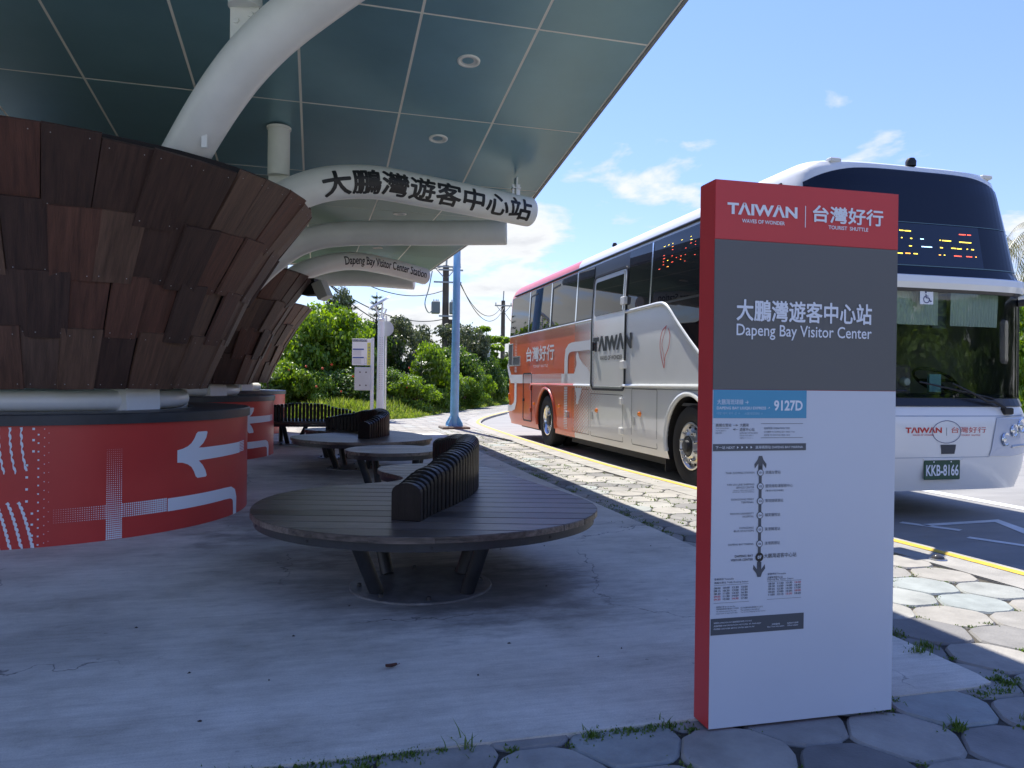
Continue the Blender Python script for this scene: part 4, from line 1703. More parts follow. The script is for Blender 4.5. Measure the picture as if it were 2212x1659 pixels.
ttext([('班車時間 OPERATION TIME', 1.585, 1.692, 1.084, 1.0925, 0)], GREY_PRINT)
for z in (1.1045, 1.0525):
    tdecal('rule', [rect(1.573, 1.748, z, z + .0015)], GREY_PRINT)
tdecal('next_stop_bar', [rect(1.380, 1.762, 1.006, 1.032)], GREY_PRINT)
ttext([('下一站 NEXT', 1.390, 1.467, 1.0135, 1.0245, .01), ('濱灣碼頭站 DAPENG BAY MARINA', 1.550, 1.748, 1.0135, 1.0245, .01)], TXT_W)
tdecal('pointer', [[(x, 1.0145), (x + .007, 1.019), (x, 1.0235)] for x in (1.476, 1.494, 1.513, 1.531)], TXT_W, .0022)
# route line with its two wave arrows
LX = 1.573
def arrow_up(z, s):
    return [(LX - .009, z - .055 * s), (LX + .009, z - .055 * s), (LX + .009, z - .028 * s), (LX + .023, z - .046 * s), (LX + .025, z - .030 * s), (LX + .012, z - .014 * s), (LX + .007, z), (LX - .007, z), (LX - .012, z - .014 * s),
            (LX - .025, z - .030 * s), (LX - .023, z - .046 * s), (LX - .009, z - .028 * s)]


tdecal('route_line', [rect(LX - .006, LX + .006, .58, .95), arrow_up(.987, 1), arrow_up(.544, -1)], GREY_PRINT)
STOPS = [(.926, '01', 'THSR ZUOYING STATION', None, '高鐵左營站', 1.432, 1.656), (.876, '02', 'YAN LIU LINE SHIPPING', 'SERVICE CENTER', '鹽琉線船運服務中心', 1.437, 1.708),
         (.822, '03', 'DONGGANG FERRY', 'TERMINAL', '東琉線碼頭站', 1.456, 1.669), (.770, '04', 'FOOYIN UNIVERSITY', 'HOSPITAL', '輔英醫院站', 1.452, 1.657),
         (.718, '05', 'DONGGANG', 'BUS STATION', '東港轉運站', 1.49, 1.657), (.666, '06', 'DAPENG BAY MARINA', None, '濱灣碼頭站', 1.446, 1.657)]
for z, *_ in STOPS:
    o = tdecal('stop_ring', [disc2(LX, z, .0135, 20)], GREY_PRINT, .0020)
    tdecal('stop_disc', [disc2(LX, z, .0105, 20)], TOT_WHITE, .0028, parent=o)
for z, n, *_ in STOPS:
    ttext([(n, LX - .006, LX + .006, z - .004, z + .004, .01)], GREY_PRINT, .0036)
tdecal('current_stop', [disc2(LX, .617, .0165, 24)], BLACK_PRINT, .0024)
ttext([('07', LX - .008, LX + .008, .6115, .6225, .02)], TXT_W, .0034)
ln = []
for z, n, e1, e2, c, xl, xr in STOPS:
    if e2:
        ln.append((e1, xl, 1.548, z + .0045, z + .0115, 0))
        ln.append((e2, 1.548 - (1.548 - xl) * len(e2) / len(e1), 1.548, z - .0065, z + .0005, 0))
    else:
        ln.append((e1, xl, 1.548, z - .003, z + .004, 0))
    ln.append((c, 1.594, xr, z - .0055, z + .007, .005))
ln.append(('(ONLY CERTAIN SHIFTS', 1.463, 1.548, .860, .865, 0))
ln.append(('STOP BY THIS STATION.)', 1.460, 1.548, .8535, .8585, 0))
ln.append(('(僅部分班次繞駛)', 1.594, 1.670, .855, .863, 0))
ttext(ln, GREY_PRINT)
ttext([('DAPENG BAY', 1.473, 1.547, .6195, .628, .01), ('VISITOR CENTER', 1.457, 1.547, .606, .6145, .01), ('大鵬灣遊客中心站', 1.592, 1.727, .612, .629, .012)], BLACK_PRINT)
ttext([('發車時刻 Timetable', 1.392, 1.470, .540, .548, .01), ('高鐵左營站 THSR Zuoying Station', 1.392, 1.529, .5265, .535, .01), ('發車時刻 Timetable', 1.608, 1.684, .549, .557, .01),
       ('大鵬灣遊客中心站', 1.608, 1.671, .536, .5445, .01), ('Dapeng Bay Visitor Center', 1.608, 1.717, .528, .5355, .0)], BLACK_PRINT)
tt1 = ['08:00', '10:00', '12:30', '15:00', '08:15', '10:30', '13:00', '15:30', '08:30', '11:00', '13:30', '16:30', '09:00', '11:30', '14:00', '17:00', '09:30', '12:00', '14:30', '17:30']
tt2 = ['08:30', '11:30', '13:30', '16:30', '09:30', '12:00', '14:00', '16:45', '09:45', '12:30', '14:30', '17:00', '10:00', '13:00', '15:00', '18:00', '11:00', '12:15', '15:30', '18:20']
bl, rd = [], []
for k, t_ in enumerate(tt1):
    x = 1.391 + (k % 4) * .0365
    z = .5085 - (k // 4) * .0102
    (rd if k in (12, 16, 18) else bl).append((t_, x, x + .026, z, z + .007, .008))
for k, t_ in enumerate(tt2):
    x = 1.612 + (k % 4) * .0365
    z = .514 - (k // 4) * .0102
    (rd if k in (3, 15, 18) else bl).append((t_, x, x + .026, z, z + .007, .008))
ttext(bl, BLACK_PRINT)
ttext(rd, RED_PRINT)
for x0, x1, z in ((1.391, 1.531, .5215), (1.391, 1.533, .457), (1.607, 1.750, .5245), (1.607, 1.750, .459)):
    tdecal('rule', [rect(x0, x1, z, z + .001)], GREY_PRINT)
ttext([('無障礙公車 Barrier-free Bus.', 1.401, 1.478, .4405, .4465, .005), ('無障礙服務請於乘車前三天預約', 1.401, 1.492, .4325, .4385, .003), ('To reserve a barrier-free bus,', 1.401, 1.483, .4245, .430, 0),
       ('please book at least three days.', 1.401, 1.488, .4165, .422, 0), ('紅字為鹽琉線船運服務中心班次', 1.499, 1.59, .4325, .4385, .003), ('The red letter is the shifts of', 1.499, 1.576, .4245, .430, 0),
       ('Yan Liu Line Shipping Service Center.', 1.499, 1.602, .4165, .422, 0)], GREY_PRINT)
tdecal('footer_bar', [rect(1.380, 1.762, .342, .402)], GREY_PRINT)
ttext([('營運單位 OPERATION UNIT: 高雄客運股份有限公司 KT-BUS', 1.392, 1.545, .3835, .3895, .003), ('旅服熱線 INFORMATION HOTLINE: 07-7460-8225', 1.392, 1.583, .3725, .3785, .003),
       ('申訴專線 CUSTOMER SERVICE CENTER: 0800-777-747', 1.392, 1.556, .3615, .3675, .003), ('班車動態', 1.628, 1.662, .3645, .3705, .003), ('Real Time Information', 1.610, 1.680, .3565, .3615, 0),
       ('台灣好行官網', 1.692, 1.738, .3645, .3705, .003), ('Official website', 1.692, 1.738, .3565, .3615, 0)], TXT_W)

# =================================================================== BUS
BL = 12.2
bus = empty('coach_bus', P(5.80, 6.17, ROAD), T, 'white and orange-red tourist shuttle coach parked at the kerb', 'bus')


def hw(z):
    pts = [(.3, 1.22), (.5, 1.25), (2.05, 1.25), (2.38, 1.245), (3.3, 1.195), (3.36, 1.19), (3.46, 1.168), (3.55, 1.10), (3.60, .99), (3.63, .78), (3.643, .5), (3.65, .2)]
    if z <= pts[0][0]:
        return pts[0][1]
    for (a, b), (c, d) in zip(pts[:-1], pts[1:]):
        if z <= c:
            return b + (z - a) / (c - a) * (d - b)
    return pts[-1][1]


def yf(z):
    pts = [(.3, .10), (.45, .05), (.7, .0), (1.0, .0), (1.12, .06), (1.17, .10), (2.26, .11), (2.30, .06), (2.36, .06), (2.42, .13), (3.3, .30), (3.40, .33), (3.46, .34), (3.53, .38), (3.58, .50), (3.62, .85), (3.64, 1.3), (3.65, 2.0)]
    if z <= pts[0][0]:
        return pts[0][1]
    for (a, b), (c, d) in zip(pts[:-1], pts[1:]):
        if z <= c:
            return b + (z - a) / (c - a) * (d - b)
    return pts[-1][1]


def depth(z):
    return .34 if z < 2.4 else .34 + (z - 2.4) * .10


NX = 3.8


def front_pt(x, z, h=0.0):
    w = hw(z)
    s = max(-.9995, min(.9995, x / w))
    D = depth(z)
    y = yf(z) + D * (1 - (1 - abs(s) ** NX) ** (1 / NX))
    if h == 0:
        return Vector((x, y, z))
    e = .004
    s2 = max(-.9995, min(.9995, (x + e) / w))
    y2 = yf(z) + D * (1 - (1 - abs(s2) ** NX) ** (1 / NX))
    z2 = z + .02
    y3 = yf(z2) + depth(z2) * (1 - (1 - min(.9995, abs(x / hw(z2))) ** NX) ** (1 / NX))
    t1 = Vector((e, y2 - y, 0)) if s2 > s else Vector((e, (y - yf(z)) * 0, 0))
    t2 = Vector((0, y3 - y, .02))
    n = t1.cross(t2).normalized()
    if n.y > 0:
        n = -n
    return Vector((x, y, z)) + n * h


def side_pt(y, z, h=0.0):
    """right-hand (kerb) side of the bus; y from the front"""
    return Vector((-hw(z) - h, y, z))


def bus_body():
    zs = [.30, .38, .5, .7, .9, 1.0, 1.1, 1.17, 1.5, 1.8, 2.1, 2.26, 2.30, 2.36, 2.42, 2.7, 3.0, 3.3, 3.36, 3.41, 3.46, 3.50, 3.53, 3.56, 3.58, 3.60, 3.62, 3.63, 3.64, 3.65]
    V, F = [], []
    nf = 28
    rings = []
    for z in zs:
        w, D, y0 = hw(z), depth(z), yf(z)
        ring = []
        for k in range(nf + 1):
            t = -math.pi / 2 + math.pi * k / nf
            s = math.copysign(abs(math.sin(t)) ** (2 / NX), t)
            y = y0 + D * (1 - abs(math.cos(t)) ** (2 / NX))
            ring.append((s * w, y))
        yb = BL - max(0, (z - 3.3)) * 1.3 - (.12 if z < .5 else 0)
        sidey = [1.2, 2, 3.5, 5, 6.5, 8, 9.5, 11, BL - .5]
        ys0 = y0 + D
        ring += [(w, ys0 + (q / BL) * (yb - .14 - ys0)) for q in sidey]
        for k in range(7):
            a = R(90 * k / 6)
            ring.append((w - .14 + .14 * math.cos(a) if w > .3 else w * (1 - k / 8), yb - .14 + .14 * math.sin(a)))
        for k in range(7):
            a = R(90 - 90 * k / 6)
            ring.append((-(w - .14 + .14 * math.cos(a)) if w > .3 else -w * (1 - (6 - k) / 8), yb - .14 + .14 * math.sin(a)))
        ring += [(-w, ys0 + (q / BL) * (yb - .14 - ys0)) for q in sidey[::-1]]
        rings.append((z, ring))
    n = len(rings[0][1])
    for z, ring in rings:
        V += [(x, y, z) for x, y in ring]
    for r_ in range(len(rings) - 1):
        for k in range(n):
            j = (k + 1) % n
            F.append((r_ * n + k, r_ * n + j, (r_ + 1) * n + j, (r_ + 1) * n + k))
    F.append(tuple(range(n))[::-1])
    F.append(tuple((len(rings) - 1) * n + k for k in range(n)))
    return V, F


V, F = bus_body()
body = mesh_obj('body', V, F, BUS_PAINT, bus)
fix_normals(body)
WF, WR = 2.70, 8.96
WR_Y = (WF, WR)
# wheel wells cut out of the body
cm = MB()
for y in WR_Y:
    M = Matrix.Translation((-1.5, y, .53)) @ Matrix.Rotation(R(90), 4, 'Y')
    cm.lathe([(0, 0), (.63, 0), (.63, 3.0), (0, 3.0)], 48, M)
cutter = cm.build('cutter', BLACK, bus)
bmx = bmesh.new()
bmx.from_mesh(cutter.data)
bmesh.ops.remove_doubles(bmx, verts=bmx.verts, dist=1e-5)
bmesh.ops.recalc_face_normals(bmx, faces=bmx.faces)
bmx.to_mesh(cutter.data)
bmx.free()
body.data.materials.append(BLACK)
md = body.modifiers.new('cut', 'BOOLEAN')
md.operation = 'DIFFERENCE'
md.solver = 'EXACT'
md.object = cutter
md.material_mode = 'TRANSFER'
dg = bpy.context.evaluated_depsgraph_get()
newme = bpy.data.meshes.new_from_object(body.evaluated_get(dg))
body.modifiers.clear()
body.data = newme
bpy.data.objects.remove(cutter)
# open the windscreen
bmx = bmesh.new()
bmx.from_mesh(newme)
kill = [f for f in bmx.faces if 1.17 < f.calc_center_median().z < 2.26 and abs(f.calc_center_median().x) < 1.19 and f.calc_center_median().y < .9
        and abs(f.normal.z) < .6]
bmesh.ops.delete(bmx, geom=kill, context='FACES')
bmx.to_mesh(newme)
bmx.free()
newme.polygons.foreach_set('use_smooth', [True] * len(newme.polygons))
newme.set_sharp_from_angle(angle=R(28))

# --- windscreen, cab
def fdecal(name, polys, m, h=.004, h0=None, parent=bus, su=.08, sv=.08, label=None):
    return decal(name, polys, front_pt, m, parent, su, sv, h=h, h0=h0, label=label, smooth=False)


ws = fdecal('windscreen', [roundrect(-1.22, 1.22, 1.12, 2.29, .05)], WINDSCREEN, h=.006)
ws.data.polygons.foreach_set('use_smooth', [True] * len(ws.data.polygons))
fdecal('windscreen_seal', stroke(roundrect(-1.205, 1.205, 1.155, 2.262, .05), .05, True), TRIM, h=.012, h0=0)
fdecal('black_sill', [rect(-1.20, 1.20, 1.12, 1.205)], TRIM, h=.014, h0=0)
INT = mat('cab_interior', (.14, .14, .14), .8, 0, .3, 3)
SEATF = mat('seat_fabric', (.28, .22, .20), .9, 0, .3, 20)
cab = MB()
cab.box(-1.15, 1.15, .62, 5.5, 1.02, 1.06)
cab.build('cab_floor', INT, bus)
MB().box(-1.14, 1.14, .28, .70, 1.06, 1.24, bevel=.03).build('dashboard', mat('dashboard', (.03, .032, .035), .6), bus)
MB().box(-1.15, 1.15, 5.5, 5.55, 1.0, 3.2).build('bulkhead', INT, bus)
sw = MB()
Msw = Matrix.Translation((.55, .62, 1.38)) @ Matrix.Rotation(R(35), 4, 'X')
sw.lathe([(.23 + .016 * math.cos(2 * math.pi * k / 8), .016 * math.sin(2 * math.pi * k / 8)) for k in range(8)], 28, Msw, close=True)
sw.box(-.22, .22, -.015, .015, -.01, .01, Msw).box(-.015, .015, -.22, .0, -.01, .01, Msw)
sw.build('steering_wheel', BLACK, bus, 40)


def bus_seat(x, y, z=1.06):
    o = MB().box(x - .23, x + .23, y, y + .45, z + .1, z + .5, bevel=.03).build('cab_seat', SEATF, bus)
    MB().box(x - .23, x + .23, y + .40, y + .52, z + .5, z + 1.12, bevel=.035).build('backrest', SEATF, o)
    MB().box(x - .16, x + .16, y + .40, y + .50, z + 1.14, z + 1.32, bevel=.03).build('headrest', mat('headrest_cloth', (.5, .48, .42), .9), o)


for (x, y) in ((.55, 1.25), (-.62, 1.7), (.1, 2.3), (.75, 2.6), (-.75, 3.0)):
    bus_seat(x, y)
# pleated sunshades
CURT = mat('pleated_shade', (.72, .76, .70), .85)
for (x0, x1) in ((-1.1, -.52), (-.48, .19), (.33, .95)):
    V, F = [], []
    n = int((x1 - x0) / .018)
    for k in range(n + 1):
        x = x0 + (x1 - x0) * k / n
        p = front_pt(x, 2.2)
        off = .10 + (.012 if k % 2 else 0)
        V += [(x, p.y + off, 2.26), (x * .985, p.y + off, 1.925)]
    F = [(2 * k, 2 * k + 1, 2 * k + 3, 2 * k + 2) for k in range(n)]
    mesh_obj('sunshade', V, F, CURT, bus)
MB().box(.175, .35, .28, .32, 1.9, 2.27).build('shade_post', mat('grey_plastic', (.10, .11, .13), .5), bus)
# things standing on the dashboard / interior rail
MB().tube([(-.30, .35, 1.24), (-.22, .36, 1.8), (-.20, .36, 2.25)], .014, 8).build('grab_rail', mat('pale_blue_rail', (.25, .5, .62), .4), bus, 40)
cmr = MB().lathe([(0, .05), (.035, .045), (.05, 0), (.04, -.03), (0, -.03)], 16, Matrix.Translation((-.13, .30, 1.36)) @ Matrix.Rotation(R(90), 4, 'X'))
cmr.build('dashboard_camera', WHITE_STEEL, bus, 40)
MB().box(.20, .34, .33, .36, 1.26, 1.44, Matrix.Rotation(R(0), 4, 'Z')).build('dashboard_card', mat('pale_blue_card', (.22, .46, .52), .6), bus)
# accessibility sticker
st = fdecal('access_sticker', [rect(-.140, .015, 2.115, 2.255)], TXT_W, h=.012)
wc = stroke([(-.072, 2.215), (-.070, 2.178), (-.040, 2.176), (-.018, 2.143), (-.004, 2.148)], .010) + stroke([(-.070, 2.196), (-.044, 2.194)], .008) + [disc2(-.073, 2.232, .010, 10)] \
    + stroke([(-.064 + .034 * math.cos(R(a)), 2.163 + .034 * math.sin(R(a))) for a in range(110, 385, 18)], .008)
decal('access_symbol', wc, front_pt, mat('navy_print', (.02, .03, .14), .4), st, h=.015)

# stripe between the screens, roof brow
fdecal('brow_strip', [rect(-1.236, 1.236, 2.285, 2.368)], BUS_WHITE, h=.030, h0=0, su=.05, sv=.04)


def brow_top(x):
    return 3.475 - .15 * abs(x / 1.16) ** 4.5


top = [(x, brow_top(x)) for x in [1.165 - 2.33 * k / 30 for k in range(31)]]
glass_poly = [(-1.235, 2.385), (1.235, 2.385)] + top
fdecal('upper_glass', [glass_poly], GLASS_NAVY, h=.006, h0=0, su=.06, sv=.08)
fdecal('display_glass', [roundrect(-1.15, .66, 2.50, 2.92, .01)], mat('led_display_face', (.014, .022, .045), .12), h=.011, h0=.006)
fdecal('display_trim', [rect(-1.2, 1.17, 2.487, 2.497), rect(-1.2, 1.12, 2.925, 2.932)], mat('teal_trim', (.10, .17, .19), .3), h=.012)
DASH = [(280, 325, 750, 'y'), (385, 420, 760, 'y'), (430, 480, 764, 'y'), (283, 332, 825, 'o'), (392, 402, 830, 'y'), (470, 487, 837, 'y'), (558, 588, 843, 'b'), (330, 340, 899, 'y'), (452, 472, 908, 'y'),
        (560, 650, 916, 'b'), (278, 385, 970, 'y'), (412, 455, 977, 'o'), (482, 517, 982, 'y'), (727, 735, 856, 'y'), (750, 828, 859, 'y'), (910, 955, 800, 'r'), (962, 970, 803, 'r'), (985, 1018, 805, 'r'),
        (903, 1010, 874, 'y'), (723, 743, 927, 'y'), (822, 862, 933, 'y'), (872, 912, 938, 'y'), (962, 970, 943, 'y'), (1005, 1024, 947, 'y'), (703, 720, 996, 'o'), (747, 756, 999, 'y'), (837, 903, 1007, 'r'),
        (947, 998, 1014, 'r'), (1033, 1043, 1019, 'o')]
LED = {'y': mat('led_yellow', (.8, .6, .05), .5, emit=((1, .72, .08), 1.5)), 'o': mat('led_orange', (.8, .3, .05), .5, emit=((1, .38, .06), 1.5)),
       'r': mat('led_red', (.8, .1, .05), .5, emit=((1, .12, .07), 1.2)), 'b': mat('led_blue', (.3, .5, .9), .5, emit=((.45, .7, 1), 1.5))}
for c in 'yorb':
    polys = []
    for x0, x1, y, cc in DASH:
        if cc != c:
            continue
        z = 2.90 - (y - 690 - ((x0 - 280) * .075)) / 375 * .40
        x = x0
        while x < x1:
            xl = -.44 + (x - 280) / 810 * 1.09
            polys.append(rect(xl, xl + .0055, z, z + .0095))
            x += 6.2
        # dimmer row part under
    o = fdecal('led_dots', polys, LED[c], h=.013, su=None, sv=None)
    o['kind'] = 'stuff'

# lower front: print, lamps, plate, wipers
fdecal('lettering', text2d('TΛIWΛN', (-.37, .045, .868, .925), .035), RED_PRINT, h=.003)
fdecal('lettering', text2d('台灣好行', (.155, .57, .868, .925), .012), RED_PRINT, h=.003)
fdecal('lettering', text2d('WAVES OF WONDER', (-.29, -.045, .842, .856), .01) + text2d('TOURIST  SHUTTLE', (.27, .50, .838, .852), .01), RED_PRINT, h=.003)
fdecal('divider', [rect(.098, .102, .84, .92)], GREY_PRINT, h=.003)
fdecal('badge_ring', stroke([(.10 + .165 * math.cos(R(a)), .878 + .108 * math.sin(R(a))) for a in range(0, 360, 12)], .006, True), mat('thin_blue_line', (.07, .09, .2), .4), h=.005)
fdecal('pull_recess', [[(.03, .755), (.21, .755), (.20, .665), (.045, .665)]], mat('recess_grey', (.055, .06, .068), .6), h=.004)
fdecal('panel_seam', [rect(-1.2, 1.1, 1.026, 1.034), rect(-1.1, .62, .628, .633)], mat('soft_seam', (.28, .33, .42), .5), h=.002)
pl = empty('number_plate', (0, 0, 0))
pl.parent = bus
fy = front_pt(.08, .52).y - .012
PLG = mat('plate_green', (.015, .075, .045), .4)
bpy.data.objects.remove(pl)
Mp = Matrix.Translation((0, 0, 0))
pl = MB().box(-.135, .275, fy - .012, fy, .415, .605, bevel=.006).build('number_plate', PLG, bus)
pf = lambda u, v, h: Vector((u, fy - .012 - h, v))
decal('lettering', text2d('KKB-8166', (-.118, .258, .452, .562), .02), pf, TXT_W, pl, h=.002)
decal('plate_bolts', [disc2(-.03, .588, .008, 8), disc2(.17, .588, .008, 8)], pf, TXT_W, pl, h=.002)
MB().box(-.15, .30, fy - .02, fy + .05, .605, .615).build('plate_shelf', BUS_WHITE, bus)
# head lamps (both sides)
LAMPG = mat('lamp_reflector', (.75, .77, .8), .12, .9)
LAMPD = mat('lamp_dark', (.08, .09, .10), .15, .3)
for sx in (1, -1):
    hl = fdecal('headlamp', [[(sx * q[0], q[1]) for q in ((.62, .64), (.70, 1.0), (1.08, 1.02), (1.19, 1.0), (1.19, .66), (.9, .63))]], mat('headlamp_housing', (.50, .55, .64), .15, coat=.8), h=.006)
    for (x, z, r_) in ((.82, .80, .058), (.94, .885, .054), (1.06, .93, .062)):
        p = front_pt(sx * x, z, .004)
        M = Matrix.Translation(p) @ Vector((sx * .35, -1, 0)).to_track_quat('Z', 'Y').to_matrix().to_4x4()
        MB().lathe([(r_ + .012, 0), (r_ + .008, .014), (r_, .012), (r_ * .6, -.004), (r_ * .25, .006), (0, .01)], 24, M).build('lamp', LAMPG, hl, 40)
    MB().tube([front_pt(sx * .90, .725, .01), front_pt(sx * 1.0, .733, .012), front_pt(sx * 1.12, .735, .012)], .012, 8).build('indicator_bar', ALU, hl, 40)
    fdecal('bumper_seam', stroke([(sx * .62, .63), (sx * .70, 1.01), (sx * 1.1, 1.04)], .006), mat('soft_seam', (.28, .33, .42), .5), h=.008)


def wiper(x0, z0, x1, z1, xa, za):
    path = [front_pt(x0 + (x1 - x0) * k / 8, z0 + (z1 - z0) * k / 8, .035 + .03 * math.sin(math.pi * k / 8)) for k in range(9)]
    o = MB().tube(path, [.018 - .009 * k / 8 for k in range(9)], 8).build('wiper', BLACK, bus, 40)
    path = [front_pt(xa[0] + (xa[1] - xa[0]) * k / 10, za[0] + (za[1] - za[0]) * k / 10, .022) for k in range(11)]
    MB().tube(path, .009, 6).build('wiper_blade', BLACK, o, 40)
    M = Matrix.Translation(front_pt(x0, z0, .02))
    MB().box(-.05, .05, -.03, .03, -.035, .035, M, bevel=.01).build('wiper_pivot', BLACK, o)


wiper(.86, 1.07, .22, 1.35, (-.15, .75), (1.36, 1.20))
wiper(-.55, 1.07, -.95, 1.36, (-1.1, -.3), (1.3, 1.27))

# roof marker lamps, camera bump, roof brow rail
for x in (-.86, .98):
    p = front_pt(x, brow_top(x) + .10, 0)
    MB().box(-.06, .06, -.03, .05, -.015, .035, Matrix.Translation(p), bevel=.012).build('marker_lamp', mat('clear_lens', (.62, .62, .58), .15), bus)
p = front_pt(.02, 3.56, 0)
MB().lathe([(.05, -.03), (.052, .02), (.035, .05), (0, .06)], 16, Matrix.Translation(p + Vector((0, -.03, .02)))).build('roof_camera', BLACK, bus, 40)
# mirror arms
for sx in (1, -1):
    p = front_pt(sx * 1.16, 2.18, 0)
    path = [p, p + Vector((sx * .15, -.12, .02)), p + Vector((sx * .40, -.34, .0)), p + Vector((sx * .47, -.42, -.12))]
    o = MB().tube(catmull(path, 5), .04, 10).build('mirror_arm', BLACK, bus, 40)
    MB().tube([q + Vector((0, 0, .045)) for q in catmull(path[:3], 5)], .03, 10).build('arm_cover', BUS_WHITE, o, 40)
    q = path[-1]
    MB().box(q.x - .12, q.x + .12, q.y - .06, q.y + .06, q.z - .48, q.z, bevel=.03).build('mirror', BUS_WHITE, o)

# --- kerb side
Y = lambda b: b - 6.17
Z = lambda z: z - ROAD


def sdecal(name, polys, m, h=.004, h0=None, parent=bus, su=.4, sv=.15, label=None, flip=False, emb=0):
    pol = [[(Y(b), Z(z)) for b, z in p] for p in polys]
    return decal(name, pol, side_pt, m, parent, su, sv, h=h, h0=h0, label=label, emb=emb)


ZB, ZT = 2.345, 3.225
sdecal('window_band', [[(6.95, 2.0), (6.95, ZT + .02), (18.18, ZT + .02), (18.24, ZB - .01), (9.9, ZB - .01), (9.75, ZB - .01), (9.52, 2.29), (9.27, 2.09), (8.69, 1.68), (8.3, 1.5), (6.95, 1.5)]], TRIM, h=.004, h0=0)
panes = [(16.54, 18.13), (14.90, 16.50), (13.31, 14.86), (12.44, 13.27), (10.09, 10.90), (8.35, 10.03), (6.99, 8.31)]
for k, (b0, b1) in enumerate(panes):
    zb = ZB + .01
    if b1 > 10.01 or b0 > 10:
        poly = roundrect(b0, b1, zb, ZT, .03) if b0 != 8.35 else [(b0, zb), (b0, ZT), (b1, ZT), (b1, zb)]
    else:
        poly = [(b0, zb), (b0, ZT), (b1, ZT), (b1, zb)]
    if k == 0:
        poly = [(16.54, zb), (18.18, zb), (18.10, ZT - .05), (18.0, ZT), (16.54, ZT)]
    sdecal('window', [poly], GLASS_DARK, h=.012, h0=.004)
# lower driver-side panes that fall with the body line
sdecal('window', [[(8.33, 2.32), (9.50, 2.32), (9.24, 2.10), (8.66, 1.69), (8.33, 1.52)]], GLASS_DARK, h=.012, h0=.004)
sdecal('window', [[(6.99, 2.32), (8.29, 2.32), (8.29, 1.52), (6.99, 1.52)]], GLASS_DARK, h=.012, h0=.004)
for b in (16.52, 14.88, 13.29):
    sdecal('window_bar', [rect(b - .03, b + .03, ZB, ZT + .01)], CHROME, h=.018, h0=.004)
sdecal('window_bar', [rect(10.04, 10.085, ZB, ZT + .01)], CHROME, h=.018, h0=.004)
for (b0, b1) in ((15.9, 16.45), (14.35, 14.80)):
    sdecal('sash_frame', stroke([(b1, ZB + .02), (b1, 3.12), (b0, 3.14)], .035), BLACK, h=.017, h0=.012)
# gutter and belt line
def side_path(pts, h=0.0):
    return [side_pt(Y(b), Z(z), h) for b, z in pts]


MB().tube(side_path([(7.0, 3.30), (12, 3.30), (17.9, 3.285)], .01), .022, 8).build('gutter', TRIM, bus, 40)
belt = [(18.26, 2.315), (15, 2.315), (12.44, 2.32)]
MB().tube(side_path(belt, .0), .018, 8).build('belt_moulding', BUS_WHITE, bus, 40)
sw_pts = catmull([Vector((b, z, 0)) for b, z in ((10.93, 2.325), (10.2, 2.335), (9.78, 2.34), (9.60, 2.315), (9.42, 2.22), (9.2, 2.05), (8.67, 1.675), (8.3, 1.48), (7.6, 1.45), (7.0, 1.45))], 5)
MB().tube([side_pt(Y(p.x), Z(p.y), .004) for p in sw_pts], .028, 10).build('swoop_moulding', BUS_WHITE, bus, 40)
# waist trim
TRIM_O = mat('orange_trim', (.66, .11, .034), .3, coat=.5)
MB().tube(side_path([(16.25, 1.185), (13.36, 1.19)], .006), .022, 8).build('waist_moulding', TRIM_O, bus, 40)
MB().tube(side_path([(13.34, 1.19), (12.45, 1.19)], .006), .022, 8).build('waist_moulding', BUS_WHITE, bus, 40)
MB().tube(side_path([(11.0, 1.20), (7.2, 1.215)], .006), .025, 8).build('waist_moulding', BUS_WHITE, bus, 40)
sdecal('waist_groove', [rect(7.3, 11.0, 1.155, 1.168)], mat('grey_groove', (.30, .31, .30), .5), h=.003)

# lift door
dr = sdecal('lift_door', [roundrect(10.98, 12.40, 1.16, 3.00, .10)], BUS_PAINT, h=.006, h0=0)
sdecal('door_window', [roundrect(11.06, 12.32, 2.36, 2.93, .06)], GLASS_DARK, h=.014, h0=.006, parent=dr)
sdecal('door_seal', stroke(roundrect(10.95, 12.43, 1.13, 3.03, .12), .035, True), BLACK, h=.018, h0=0, parent=dr)
sdecal('door_trim', stroke(roundrect(10.99, 12.39, 1.17, 2.99, .10), .018, True), ALU, h=.012, h0=.006, parent=dr)
for z in (2.50, 1.52):
    MB().box(-1.25 - .05, -1.25 - .0, Y(10.90), Y(11.06), Z(z) - .06, Z(z) + .06, bevel=.008).build('hinge', WHITE_STEEL, dr)
MB().tube([side_pt(Y(10.99), Z(z), .045) for z in (2.36, 2.42, 2.9, 2.96)], .014, 8).build('grab_handle', CHROME, dr, 40)
MB().box(-1.25 - .04, -1.25, Y(12.28), Y(12.36), Z(1.78), Z(1.92)).build('door_handle', BLACK, dr)
# luggage hatches
SEAMW = mat('hatch_gap', (.10, .10, .10), .6)
for (b0, b1, z0, z1) in ((11.03, 12.47, .33, 1.05), (9.80, 10.68, .33, 1.155), (12.55, 13.45, .34, 1.12)):
    h_ = sdecal('luggage_hatch', stroke(roundrect(b0, b1, z0, z1, .03), .010, True), SEAMW, h=.003)
    if b0 < 12.5:
        for z in ((.52, .98) if b0 > 11 else ()):
            MB().box(-1.29, -1.25, Y(b0) - .03, Y(b0) + .07, Z(z) - .07, Z(z) + .03, bevel=.006).build('hinge', WHITE_STEEL, h_)
        MB().box(-1.262, -1.25, Y(b1) - .12, Y(b1) - .05, Z(.62), Z(.75)).build('latch', ALU, h_)
sdl = sdecal('service_door', stroke(roundrect(16.22, 16.92, .37, 1.42, .06), .03, True), BLACK, h=.008, h0=0)
MB().box(-1.275, -1.25, Y(16.82), Y(16.90), Z(.80), Z(.86)).build('latch', BLACK, sdl)
for z in (1.10, .62):
    MB().box(-1.28, -1.25, Y(16.24), Y(16.34), Z(z) - .04, Z(z) + .05).build('hinge', TRIM_O, sdl)
